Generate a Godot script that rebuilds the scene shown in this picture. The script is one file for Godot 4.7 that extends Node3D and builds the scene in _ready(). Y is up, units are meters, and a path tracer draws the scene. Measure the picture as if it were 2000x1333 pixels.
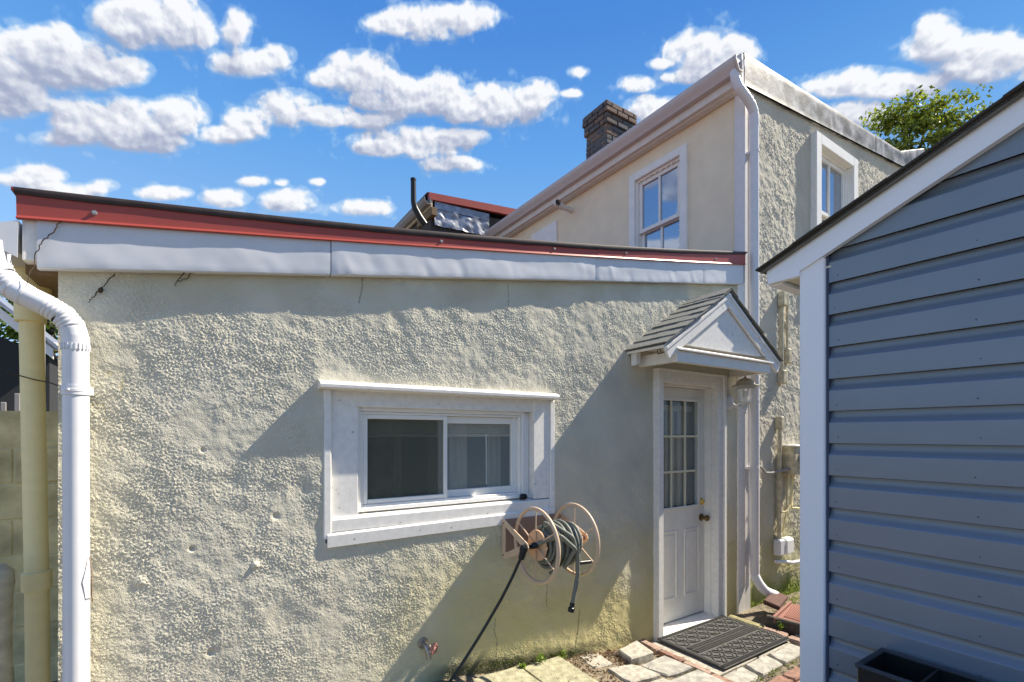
extends Node3D
# A stucco cottage wall seen from a narrow side yard: a low addition with a red metal roof, the taller house
# it leans on, a blue shed on the right. x runs along the long wall, z points out of it, y is up, metres.

const SUN_TRAVEL := Vector3(-4.9, -5.2, -1.0)
const EXPOSURE := 2.15

var mats := {}
var used_names := {}
var rng := RandomNumberGenerator.new()

# ---------------------------------------------------------------- mesh builder
class B:
	var v := PackedVector3Array()
	var n := PackedVector3Array()
	var c := PackedColorArray()
	var idx := PackedInt32Array()
	var tint := Color(1, 1, 1)
	var tinted := false

	func vert(p: Vector3, nn: Vector3) -> int:
		v.append(p)
		n.append(nn)
		c.append(tint)
		return v.size() - 1

	# a flat convex face; its normal is turned to point along «out»
	func face(pts: Array, out: Vector3) -> void:
		var a: Vector3 = pts[0]
		var nn := Vector3.ZERO
		for i in range(1, pts.size() - 1):
			nn += (pts[i] - a).cross(pts[i + 1] - a)
		if nn.length() < 1e-12:
			return
		nn = nn.normalized()
		var flip := nn.dot(out) < 0.0
		if flip:
			nn = -nn
		var first := v.size()
		for p in pts:
			vert(p, nn)
		for i in range(1, pts.size() - 1):
			if flip:
				idx.append_array(PackedInt32Array([first, first + i, first + i + 1]))
			else:
				idx.append_array(PackedInt32Array([first, first + i + 1, first + i]))

	# a box with chamfered edges, placed by a transform
	func obox(t: Transform3D, size: Vector3, ch := 0.0) -> void:
		var h := size * 0.5
		ch = minf(ch, minf(h.x, minf(h.y, h.z)) * 0.9)
		var at := func(s: Vector3, k: int) -> Vector3:
			var q := Vector3(s.x * (h.x - ch), s.y * (h.y - ch), s.z * (h.z - ch))
			q[k] = s[k] * h[k]
			return t * q
		for k in 3:
			var i := (k + 1) % 3
			var j := (k + 2) % 3
			for s in [-1.0, 1.0]:
				var pts := []
				for w in [[-1.0, -1.0], [1.0, -1.0], [1.0, 1.0], [-1.0, 1.0]]:
					var q := Vector3.ZERO
					q[k] = s
					q[i] = w[0]
					q[j] = w[1]
					pts.append(at.call(q, k))
				face(pts, t.basis[k] * s)
		if ch <= 0.0:
			return
		for k in 3:
			var i := (k + 1) % 3
			var j := (k + 2) % 3
			for a in [-1.0, 1.0]:
				for b in [-1.0, 1.0]:
					var lo := Vector3.ZERO
					lo[i] = a
					lo[j] = b
					lo[k] = -1.0
					var hi := lo
					hi[k] = 1.0
					face([at.call(lo, i), at.call(hi, i), at.call(hi, j), at.call(lo, j)], t.basis[i] * a + t.basis[j] * b)
		for a in [-1.0, 1.0]:
			for b in [-1.0, 1.0]:
				for d in [-1.0, 1.0]:
					var s := Vector3(a, b, d)
					face([at.call(s, 0), at.call(s, 1), at.call(s, 2)], t.basis * s)

	func box(lo: Vector3, hi: Vector3, ch := 0.0) -> void:
		obox(Transform3D(Basis(), (lo + hi) * 0.5), (hi - lo).abs(), ch)

	# a bar of rectangular section from a to b; «up» is the side of height h
	func bar(a: Vector3, b: Vector3, w: float, h: float, up := Vector3.UP, ch := 0.0) -> void:
		var x := (b - a).normalized()
		var z := x.cross(up).normalized()
		obox(Transform3D(Basis(x, z.cross(x), z), (a + b) * 0.5), Vector3(a.distance_to(b), h, w), ch)

	# a polygon in the plane (o, u, w) pushed along d
	func prism(poly: PackedVector2Array, o: Vector3, u: Vector3, w: Vector3, d: Vector3) -> void:
		if Geometry2D.is_polygon_clockwise(poly):
			poly.reverse()
		var tris := Geometry2D.triangulate_polygon(poly)
		var p := func(q: Vector2) -> Vector3: return o + u * q.x + w * q.y
		for i in range(0, tris.size(), 3):
			var t0: Vector3 = p.call(poly[tris[i]])
			var t1: Vector3 = p.call(poly[tris[i + 1]])
			var t2: Vector3 = p.call(poly[tris[i + 2]])
			face([t0, t1, t2], -d)
			face([t0 + d, t1 + d, t2 + d], d)
		for i in poly.size():
			var a := poly[i]
			var b := poly[(i + 1) % poly.size()]
			var e := b - a
			var q0: Vector3 = p.call(a)
			var q1: Vector3 = p.call(b)
			face([q0, q1, q1 + d, q0 + d], u * e.y - w * e.x)

	# a tube along points, with a radius or one radius per point
	func tube(path: Array, r, sides := 10, closed := false, caps := true) -> void:
		var cnt := path.size()
		var first := v.size()
		var side := Vector3.ZERO
		for i in cnt:
			var prev: Vector3 = path[i - 1 if i > 0 else (cnt - 1 if closed else 0)]
			var next: Vector3 = path[(i + 1) % cnt if closed or i + 1 < cnt else cnt - 1]
			var dir := (next - prev).normalized()
			if side == Vector3.ZERO:
				side = dir.cross(Vector3(0.31, 0.93, 0.2)).normalized()
			side = (side - dir * side.dot(dir)).normalized()
			var other := dir.cross(side)
			var rr: float = r[i] if r is Array else r
			var flare := 0.0
			if r is Array and prev != next:
				flare = (r[mini(i + 1, cnt - 1)] - r[maxi(i - 1, 0)]) / maxf(prev.distance_to(next), 1e-5)
			for k in sides:
				var a := TAU * k / sides
				var nn := side * cos(a) + other * sin(a)
				vert(path[i] + nn * rr, (nn - dir * clampf(flare, -2.0, 2.0)).normalized())
		var rows := cnt if closed else cnt - 1
		for i in rows:
			for k in sides:
				var a := first + i * sides + k
				var b := first + i * sides + (k + 1) % sides
				var c2 := first + ((i + 1) % cnt) * sides + (k + 1) % sides
				var d := first + ((i + 1) % cnt) * sides + k
				idx.append_array(PackedInt32Array([a, c2, b, a, d, c2]))
		if caps and not closed:
			for e in [0, cnt - 1]:
				var ring := []
				for k in sides:
					ring.append(v[first + e * sides + k])
				var other_end: Vector3 = path[1] if e == 0 else path[cnt - 2]
				face(ring, path[e] - other_end)

	# a profile of (radius, height) pairs turned about an axis
	func lathe(profile: Array, o: Vector3, axis := Vector3.UP, segs := 16, smooth := true) -> void:
		axis = axis.normalized()
		var s := axis.cross(Vector3(0.3, 0.2, 0.93)).normalized()
		var t := axis.cross(s)
		for i in profile.size() - 1:
			var p: Vector2 = profile[i]
			var q: Vector2 = profile[i + 1]
			var e := q - p
			var slope := Vector2(e.y, -e.x).normalized()
			for k in segs:
				var a0 := TAU * k / segs
				var a1 := TAU * (k + 1) / segs
				var d0 := s * cos(a0) + t * sin(a0)
				var d1 := s * cos(a1) + t * sin(a1)
				var pts := [o + d0 * p.x + axis * p.y, o + d1 * p.x + axis * p.y, o + d1 * q.x + axis * q.y, o + d0 * q.x + axis * q.y]
				var out := (d0 + d1) * 0.5 * slope.x + axis * slope.y
				if not smooth:
					face(pts, out)
					continue
				var n0 := (d0 * slope.x + axis * slope.y).normalized()
				var n1 := (d1 * slope.x + axis * slope.y).normalized()
				var f := vert(pts[0], n0)
				vert(pts[1], n1)
				vert(pts[2], n1)
				vert(pts[3], n0)
				var geo: Vector3 = (pts[1] - pts[0]).cross(pts[2] - pts[0]) + (pts[2] - pts[0]).cross(pts[3] - pts[0])
				if geo.dot(out) > 0.0:
					idx.append_array(PackedInt32Array([f, f + 2, f + 1, f, f + 3, f + 2]))
				else:
					idx.append_array(PackedInt32Array([f, f + 1, f + 2, f, f + 2, f + 3]))

	# a smooth sheet: rows of points; front side along «out»
	func sheet(rows: Array, out: Vector3) -> void:
		var nr := rows.size()
		var nc: int = rows[0].size()
		var first := v.size()
		for i in nr:
			for j in nc:
				var du: Vector3 = rows[i][mini(j + 1, nc - 1)] - rows[i][maxi(j - 1, 0)]
				var dv: Vector3 = rows[mini(i + 1, nr - 1)][j] - rows[maxi(i - 1, 0)][j]
				var nn := du.cross(dv).normalized()
				vert(rows[i][j], nn if nn.dot(out) >= 0.0 else -nn)
		for i in nr - 1:
			for j in nc - 1:
				var a := first + i * nc + j
				var b := a + 1
				var d := a + nc
				var e := d + 1
				var g := (v[b] - v[a]).cross(v[e] - v[a])
				if g.dot(out) > 0.0:
					idx.append_array(PackedInt32Array([a, e, b, a, d, e]))
				else:
					idx.append_array(PackedInt32Array([a, b, e, a, e, d]))

	func mesh(m: Material) -> ArrayMesh:
		var arr := []
		arr.resize(Mesh.ARRAY_MAX)
		arr[Mesh.ARRAY_VERTEX] = v
		arr[Mesh.ARRAY_NORMAL] = n
		if tinted:
			arr[Mesh.ARRAY_COLOR] = c
		arr[Mesh.ARRAY_INDEX] = idx
		var am := ArrayMesh.new()
		am.add_surface_from_arrays(Mesh.PRIMITIVE_TRIANGLES, arr)
		am.surface_set_material(0, m)
		return am

# ---------------------------------------------------------------- naming and placing
func numbered(called: String) -> String:
	var k: int = used_names.get(called, 0)
	used_names[called] = k + 1
	return called if k == 0 else "%s_%03d" % [called, k]

func tag(o: Node, label: String, category: String, group := "", kind := "") -> Node:
	if label:
		o.set_meta("label", label)
	if category:
		o.set_meta("category", category)
	if group:
		o.set_meta("group", group)
	if kind:
		o.set_meta("kind", kind)
	return o

func thing(called: String, label: String, category: String, at := Vector3.ZERO, group := "") -> Node3D:
	var o := Node3D.new()
	o.name = numbered(called)
	add_child(o, true)
	o.position = at
	tag(o, label, category, group)
	return o

# one mesh, built in world places, hung under its thing (or part)
func part(called: String, b: B, m: Material, parent: Node3D = self) -> MeshInstance3D:
	var o := MeshInstance3D.new()
	o.mesh = b.mesh(m)
	o.name = numbered(called) if parent == self else called
	parent.add_child(o, true)
	var off := Vector3.ZERO
	var q: Node = parent
	while q != self:
		off += (q as Node3D).position
		q = q.get_parent()
	o.position = -off
	return o

func struct(called: String, b: B, m: Material, label: String, kind := "structure") -> MeshInstance3D:
	var o := part(called, b, m)
	tag(o, label, "", "", kind)
	return o

# ---------------------------------------------------------------- materials
func lin(r: float, g: float, b: float) -> Color:
	return Color(r, g, b).linear_to_srgb()

func noise(type: int, freq: float, octaves := 1, seed_ := 1) -> FastNoiseLite:
	var f := FastNoiseLite.new()
	f.noise_type = type
	f.frequency = freq
	f.seed = seed_
	f.fractal_type = FastNoiseLite.FRACTAL_FBM if octaves > 1 else FastNoiseLite.FRACTAL_NONE
	f.fractal_octaves = octaves
	return f

func noise_tex(f: FastNoiseLite, size: int, lo: float, hi: float, mid := 0.5) -> NoiseTexture2D:
	var t := NoiseTexture2D.new()
	t.width = size
	t.height = size
	t.seamless = true
	t.noise = f
	var g := Gradient.new()
	g.offsets = PackedFloat32Array([0.0, mid, 1.0])
	g.colors = PackedColorArray([Color(lo, lo, lo), Color((lo + hi) / 2, (lo + hi) / 2, (lo + hi) / 2), Color(hi, hi, hi)])
	t.color_ramp = g
	return t

var t_fine: NoiseTexture2D
var t_blotch: NoiseTexture2D
var t_grain: NoiseTexture2D
var t_flake: NoiseTexture2D
var t_speck: NoiseTexture2D
var t_peel: NoiseTexture2D

# a plain material: base colour (linear), roughness, a wear texture and a relief, repeated every «every» metres
func M(called: String, col: Color, rough: float, wear: Texture2D = null, every := 1.0, relief: Texture2D = null, depth := 0.0, stretch := Vector3.ONE) -> StandardMaterial3D:
	if mats.has(called):
		return mats[called]
	var m := StandardMaterial3D.new()
	m.resource_name = called
	m.albedo_color = col
	m.roughness = rough
	m.metallic_specular = 0.4
	if wear or relief:
		m.uv1_triplanar = true
		m.uv1_world_triplanar = true
		m.uv1_scale = Vector3.ONE / every * stretch
	if wear:
		m.albedo_texture = wear
	if relief:
		m.heightmap_enabled = true
		m.heightmap_texture = relief
		m.heightmap_scale = depth
	mats[called] = m
	return m

func make_materials() -> void:
	t_fine = noise_tex(noise(FastNoiseLite.TYPE_SIMPLEX_SMOOTH, 0.06, 4, 3), 512, 0.0, 1.0)
	t_blotch = noise_tex(noise(FastNoiseLite.TYPE_SIMPLEX_SMOOTH, 0.012, 5, 8), 512, 0.72, 1.0)
	t_grain = noise_tex(noise(FastNoiseLite.TYPE_SIMPLEX_SMOOTH, 0.012, 5, 12), 512, 0.955, 1.0)
	t_flake = noise_tex(noise(FastNoiseLite.TYPE_CELLULAR, 0.035, 3, 5), 512, 0.0, 1.0)
	t_speck = noise_tex(noise(FastNoiseLite.TYPE_SIMPLEX, 0.16, 3, 9), 512, 0.35, 1.0)
	# mostly clean paint with a few chipped grey-brown spots
	t_peel = NoiseTexture2D.new()
	t_peel.width = 512
	t_peel.height = 512
	t_peel.seamless = true
	t_peel.noise = noise(FastNoiseLite.TYPE_SIMPLEX_SMOOTH, 0.02, 5, 44)
	var pg := Gradient.new()
	pg.offsets = PackedFloat32Array([0.0, 0.06, 0.09, 0.6, 1.0])
	pg.colors = PackedColorArray([Color(0.45, 0.42, 0.38), Color(0.55, 0.52, 0.47), Color(0.94, 0.94, 0.94), Color(0.975, 0.975, 0.975), Color(1, 1, 1)])
	t_peel.color_ramp = pg
	var st := M("stucco", Color(1, 1, 1), 0.95, null, 0.2, t_fine, 0.14)
	st.vertex_color_use_as_albedo = true
	M("shaded_stucco_smooth", lin(0.86, 0.74, 0.54), 0.95, t_grain, 1.5, t_fine, 0.03)
	M("white_paint", lin(0.86, 0.84, 0.78), 0.55, t_grain, 0.9)
	M("old_white_paint", lin(0.86, 0.835, 0.78), 0.7, t_peel, 0.55, t_fine, 0.025)
	M("vinyl", lin(0.82, 0.81, 0.77), 0.4)
	M("white_metal", lin(0.66, 0.67, 0.69), 0.35, t_grain, 1.3)
	M("downspout_metal", lin(0.76, 0.76, 0.77), 0.35, t_grain, 0.9)
	M("grey_metal", lin(0.72, 0.7, 0.7), 0.4, t_grain, 0.7)
	M("gutter_metal", lin(0.58, 0.53, 0.51), 0.4, t_grain, 0.6)
	M("soffit_paint", lin(0.74, 0.7, 0.65), 0.7, t_grain, 1.0)
	M("flashing", lin(0.66, 0.65, 0.64), 0.55, t_blotch, 0.8, t_fine, 0.1)
	M("red_metal", lin(0.37, 0.068, 0.05), 0.38, t_grain, 1.5)
	M("hem_shade_dark", lin(0.065, 0.045, 0.042), 0.6, t_blotch, 0.7)  # near-black for the lip's hem and the shade painted below it
	M("screw_metal", lin(0.45, 0.42, 0.38), 0.4).metallic = 0.7
	M("shingle", lin(0.5, 0.5, 0.44), 0.95, t_speck, 0.16, t_fine, 0.25)
	M("dark_shingle", lin(0.15, 0.142, 0.125), 0.95, t_speck, 0.2, t_fine, 0.3)
	M("shed_siding", lin(0.175, 0.22, 0.275), 0.28, t_grain, 1.6).metallic_specular = 0.65
	M("shed_trim", lin(0.86, 0.87, 0.9), 0.5)
	M("brown_wood", lin(0.22, 0.15, 0.08), 0.8, t_grain, 0.5)
	M("pvc_cream", lin(0.9, 0.77, 0.41), 0.6, t_grain, 0.5, t_fine, 0.04)
	M("cream_paint", lin(0.72, 0.64, 0.44), 0.75, t_blotch, 0.5, t_fine, 0.1)
	M("tan_metal", lin(0.66, 0.49, 0.34), 0.45, t_grain, 0.3)
	M("brown_metal", lin(0.3, 0.2, 0.15), 0.5, t_grain, 0.3)
	M("hose_green", lin(0.17, 0.18, 0.15), 0.5)
	M("hose_black", lin(0.022, 0.026, 0.026), 0.2)
	M("black_plastic", lin(0.015, 0.017, 0.018), 0.35)
	M("rubber", lin(0.21, 0.205, 0.19), 0.8, t_speck, 0.1, t_fine, 0.1)
	M("brass", lin(0.7, 0.46, 0.12), 0.25).metallic = 0.9
	M("dark_brass", lin(0.22, 0.15, 0.07), 0.3).metallic = 0.9
	M("tap_metal", lin(0.35, 0.33, 0.3), 0.4).metallic = 0.8
	M("tap_wheel", lin(0.5, 0.22, 0.17), 0.5)
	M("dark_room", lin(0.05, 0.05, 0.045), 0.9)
	M("blind", lin(0.4, 0.37, 0.28), 0.7)
	M("curtain", lin(0.34, 0.32, 0.26), 0.9)
	M("screen_mesh", lin(0.06, 0.065, 0.055), 0.9)
	M("blue_stone", lin(0.5, 0.48, 0.42), 0.85, t_blotch, 0.5, t_fine, 0.3)
	M("grey_stone", lin(0.58, 0.54, 0.45), 0.9, t_blotch, 0.3, t_fine, 0.3)
	M("moss_stone", lin(0.5, 0.47, 0.31), 0.9, t_blotch, 0.4, t_fine, 0.35)
	M("dark_stone", lin(0.12, 0.1, 0.085), 0.9, t_blotch, 0.3, t_fine, 0.3)
	M("brick_a", lin(0.44, 0.27, 0.2), 0.9, t_blotch, 0.25, t_fine, 0.25)
	M("brick_b", lin(0.38, 0.22, 0.165), 0.9, t_blotch, 0.25, t_fine, 0.25)
	M("brick_c", lin(0.52, 0.37, 0.29), 0.9, t_blotch, 0.25, t_fine, 0.25)
	M("old_brick_a", lin(0.19, 0.16, 0.15), 0.95, t_blotch, 0.2, t_fine, 0.4)
	M("old_brick_b", lin(0.29, 0.205, 0.165), 0.95, t_blotch, 0.2, t_fine, 0.4)
	M("old_brick_c", lin(0.17, 0.17, 0.185), 0.95, t_blotch, 0.2, t_fine, 0.4)
	M("old_brick_d", lin(0.45, 0.42, 0.34), 0.95, t_blotch, 0.2, t_fine, 0.4)
	M("mortar", lin(0.3, 0.29, 0.27), 0.95, t_blotch, 0.3, t_fine, 0.4)
	M("tar", lin(0.02, 0.02, 0.022), 0.6, t_blotch, 0.3)
	M("splash_plastic", lin(0.27, 0.12, 0.09), 0.6, t_grain, 0.3)
	M("dirt", lin(0.3, 0.25, 0.175), 1.0, t_blotch, 0.7, t_fine, 1.2)
	M("block_wall", lin(0.88, 0.74, 0.4), 0.95, t_blotch, 1.3, t_fine, 0.25)
	M("old_timber", lin(0.3, 0.29, 0.28), 0.9, t_grain, 0.5)
	M("garage_dark", lin(0.03, 0.033, 0.035), 0.8)
	M("bark", lin(0.1, 0.08, 0.06), 0.95, t_blotch, 0.4, t_fine, 1.0)
	M("vine", lin(0.06, 0.04, 0.025), 0.9)
	M("tin", lin(0.4, 0.42, 0.48), 0.35, t_blotch, 0.7).metallic = 0.4
	M("wire", lin(0.75, 0.75, 0.75), 0.5)
	M("bulb_glass", lin(0.8, 0.8, 0.76), 0.3)
	var leaf := M("leaf", Color(1, 1, 1), 0.6)
	leaf.vertex_color_use_as_albedo = true
	leaf.backlight_enabled = true
	leaf.backlight = Color(0.75, 0.8, 0.5)
	leaf.cull_mode = BaseMaterial3D.CULL_DISABLED
	var g := M("glass", Color(0.9, 0.95, 0.93, 0.12), 0.02)
	g.transparency = BaseMaterial3D.TRANSPARENCY_ALPHA
	g.metallic_specular = 0.3
	var r := M("mirror_glass", lin(0.36, 0.42, 0.52), 0.03)
	r.metallic = 0.85
	var lg := M("lantern_glass", Color(0.95, 0.95, 0.9, 0.25), 0.08)
	lg.transparency = BaseMaterial3D.TRANSPARENCY_ALPHA

# ---------------------------------------------------------------- sky
func smooth(a: float, b: float, x: float) -> float:
	var t := clampf((x - a) / (b - a), 0.0, 1.0)
	return t * t * (3.0 - 2.0 * t)

func make_sky() -> ImageTexture:
	var w := 4096
	var h := 2048
	var half := h / 2
	var im := Image.create_empty(w, h, false, Image.FORMAT_RGB8)
	im.fill(Color(0.42, 0.4, 0.36))
	var stops := [[0.0, Color(0.72, 0.83, 0.95)], [12.0, Color(0.6, 0.77, 0.95)], [23.0, Color(0.46, 0.65, 0.86)], [30.0, Color(0.37, 0.595, 0.84)], [40.0, Color(0.285, 0.505, 0.79)], [60.0, Color(0.2, 0.4, 0.74)], [90.0, Color(0.16, 0.33, 0.66)]]
	var row_color: Array[Color] = []
	for y in half:
		var el := 90.0 - 180.0 * (y + 0.5) / h
		var k := 0
		while k < stops.size() - 2 and el > stops[k + 1][0]:
			k += 1
		var a: Color = stops[k][1]
		var b: Color = stops[k + 1][1]
		var t: float = clampf((el - stops[k][0]) / (stops[k + 1][0] - stops[k][0]), 0.0, 1.0)
		row_color.append(a.lerp(b, t))
		im.fill_rect(Rect2i(0, y, w, 1), row_color[y])
	var field := PackedFloat32Array()
	field.resize(w * half)
	var halo := PackedFloat32Array()
	halo.resize(w * half)
	# clouds where the photograph has them, as ellipses on a plane at unit distance facing azimuth 33.35 (thousandths)
	var fore := [-1006, 780, 118, 75, -899, 780, 96, 64, -808, 758, 64, 32, -1049, 700, 96, 41, -964, 823, 64, 41, -1135, 780, 107, 86, -749, 866, 128, 62, -835, 872, 64, 41, -669, 845, 64, 41, -578, 845, 36, 47, -551, 778, 91, 32, -493, 793, 45, 26, -814, 652, 161, 54, -910, 668, 64, 43, -942, 622, 70, 21, -707, 668, 80, 43, -760, 609, 96, 21, -557, 652, 54, 34, -600, 628, 86, 19, -171, 866, 118, 41, -257, 861, 64, 26, -86, 877, 64, 34, -321, 759, 86, 48, -385, 748, 48, 21, -257, 732, 59, 30, -466, 684, 70, 41, -385, 668, 64, 24, -300, 657, 75, 18, -214, 706, 128, 43, -150, 727, 54, 34, -278, 700, 64, 24, -32, 690, 128, 47, 54, 716, 47, 32, -107, 671, 54, 21, -214, 611, 139, 34, -107, 622, 64, 21, -278, 599, 64, 18, -128, 566, 70, 19, -471, 489, 66, 26, -600, 495, 59, 21, -541, 529, 37, 11, -728, 505, 64, 16, -1006, 540, 80, 24, -857, 521, 37, 15, -310, 475, 70, 19, -942, 507, 96, 21, -407, 529, 19, 9, -482, 528, 17, 9, 412, 797, 96, 56, 476, 802, 48, 39, 310, 775, 32, 12, 375, 748, 64, 17, 260, 734, 41, 19, 284, 671, 64, 39, 332, 684, 43, 24, 139, 759, 26, 13, 123, 714, 24, 9, 931, 807, 118, 45, 889, 845, 54, 34, 1028, 802, 75, 41, 749, 738, 118, 34, 664, 722, 75, 21, 835, 727, 107, 30, 964, 759, 96, 24, 728, 673, 86, 28, 771, 654, 48, 17, 1135, 780, 96, 54]
	for k in range(0, fore.size(), 4):
		var cu: float = fore[k] / 1000.0
		var cv: float = fore[k + 1] / 1000.0
		var ru: float = fore[k + 2] / 620.0
		var rv: float = fore[k + 3] / 600.0
		var x0 := int((33.35 + rad_to_deg(atan(cu - ru))) / 360.0 * w)
		var x1 := int((33.35 + rad_to_deg(atan(cu + ru))) / 360.0 * w) + 1
		for x in range(x0, x1 + 1):
			var u := tan(TAU * (x + 0.5) / w - deg_to_rad(33.35))
			var du := (u - cu) / ru
			if absf(du) >= 1.0:
				continue
			var reach := sqrt(1.0 - du * du) * rv
			var len := sqrt(1.0 + u * u)
			var y0 := int((0.5 - atan((cv + reach) / len) / PI) * h)
			var y1 := int((0.5 - atan((cv - reach) / len) / PI) * h)
			for y in range(y0, y1 + 1):
				var vv := tan(PI * (0.5 - (y + 0.5) / h)) * len
				var dv := (vv - cv) / rv
				var f := 1.0 - du * du - dv * dv
				var g := 1.0 - (du * du + dv * dv) * 2.5
				if f > 0.0:
					var at := y * w + posmod(x, w)
					halo[at] = maxf(halo[at], f)
					if g > 0.0:
						field[at] += g * 1.15
	# the same kind of broken cumulus over the rest of the sky
	var r2 := RandomNumberGenerator.new()
	r2.seed = 78
	for k in 64:
		var az := r2.randf_range(92.0, 335.0)
		var el := r2.randf_range(14.0, 62.0)
		if k < 3:
			az = 300.0 + k * 8.0
			el = 24.0 + k * 2.5
		for j in 4:
			var ca := az + r2.randf_range(-6.0, 6.0)
			var ce := el + r2.randf_range(-1.5, 1.5)
			var ra := r2.randf_range(2.0, 5.5) / cos(deg_to_rad(ce))
			var re := r2.randf_range(0.8, 2.2)
			for x in range(int((ca - ra) / 360.0 * w), int((ca + ra) / 360.0 * w)):
				for y in range(int((90.0 - ce - re) / 180.0 * h), int((90.0 - ce + re) / 180.0 * h)):
					var du := ((x + 0.5) / w * 360.0 - ca) / ra
					var dv := (90.0 - (y + 0.5) / h * 180.0 - ce) / re
					var f := 1.0 - du * du - dv * dv
					if f > 0.0:
						field[clampi(y, 0, half - 1) * w + posmod(x, w)] += f * 1.15
	var big := noise(FastNoiseLite.TYPE_SIMPLEX_SMOOTH, 0.03, 6, 21)
	big.fractal_gain = 0.62
	var puff := noise(FastNoiseLite.TYPE_CELLULAR, 0.075, 3, 4)
	puff.cellular_return_type = FastNoiseLite.RETURN_DISTANCE
	puff.cellular_distance_function = FastNoiseLite.DISTANCE_EUCLIDEAN
	var dens := PackedFloat32Array()
	dens.resize(w * half)
	for i in field.size():
		if field[i] > 0.0 or halo[i] > 0.0:
			var x := i % w
			var y := i / w
			var wob := big.get_noise_2d(x * 0.85, y * 1.1)
			var pf := puff.get_noise_2d(x * 0.85, y * 1.05)
			dens[i] = minf(field[i] * 1.3, 1.35) + wob * 1.35 - pf * 0.42 - 0.42 if field[i] > 0.0 else wob * 1.35 - 0.6
	for i in field.size():
		if field[i] > 0.0 or halo[i] > 0.0:
			var x := i % w
			var y := i / w
			var d := dens[i]
			var a := smooth(-0.06, 0.72, d) if field[i] > 0.0 else 0.0
			var veil := smooth(0.0, 0.9, halo[i] * 1.3 + (d + 0.5) * 1.3 - 0.45) * 0.34
			a = a + veil * (1.0 - a)
			if a <= 0.0:
				continue
			# lit from above and the right: greyer where there is more cloud overhead
			var near := dens[maxi(y - 5, 0) * w + posmod(x + 4, w)]
			var over := minf(field[maxi(y - 12, 0) * w + posmod(x + 4, w)], 1.2)
			var far := minf(field[maxi(y - 28, 0) * w + posmod(x + 6, w)], 1.2)
			var light := clampf(1.0 + 0.6 * clampf(d - near, -0.6, 0.6) - 0.3 * over - 0.4 * far, 0.0, 1.0)
			var cl := Color(0.6, 0.63, 0.72).lerp(Color(0.905, 0.905, 0.912), light)
			im.set_pixel(x, y, row_color[y].lerp(cl, a * 0.97))
	return ImageTexture.create_from_image(im)

func make_light() -> void:
	var cam := Camera3D.new()
	cam.name = "camera"
	add_child(cam)
	cam.position = Vector3(0, 1.59, 2.507)
	cam.rotation.y = deg_to_rad(-33.35)
	cam.near = 0.05
	cam.far = 900.0
	cam.projection = Camera3D.PROJECTION_FRUSTUM
	cam.size = 2.0 * 0.05 * 666.5 / 934.0
	cam.frustum_offset = Vector2(0.0, 0.05 * 182.5 / 934.0)
	cam.current = true
	var we := WorldEnvironment.new()
	we.name = "world_environment"
	var e := Environment.new()
	e.background_mode = Environment.BG_SKY
	var sky := Sky.new()
	var sm := PanoramaSkyMaterial.new()
	sm.panorama = make_sky()
	sm.energy_multiplier = 1.25 / EXPOSURE
	sky.sky_material = sm
	e.sky = sky
	e.tonemap_mode = Environment.TONE_MAPPER_LINEAR
	e.tonemap_exposure = EXPOSURE
	e.sdfgi_enabled = true
	e.ssao_enabled = true
	e.ssil_enabled = true
	we.environment = e
	add_child(we)
	var sun := DirectionalLight3D.new()
	sun.name = "sun"
	sun.light_energy = 1.5
	sun.light_color = Color(1.0, 0.96, 0.89)
	sun.light_angular_distance = 0.5
	sun.shadow_enabled = true
	add_child(sun)
	sun.look_at_from_position(Vector3.ZERO, SUN_TRAVEL, Vector3.UP)

# ---------------------------------------------------------------- stucco sheets with real relief
var n_wave: FastNoiseLite
var n_mid: FastNoiseLite
var n_peb: FastNoiseLite
var n_grit: FastNoiseLite
var n_cell: FastNoiseLite
var n_patch: FastNoiseLite
var n_stain: FastNoiseLite

func ground_y(x: float) -> float:
	return clampf(0.14 * (2.75 - x), -0.02, 0.22)

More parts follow.
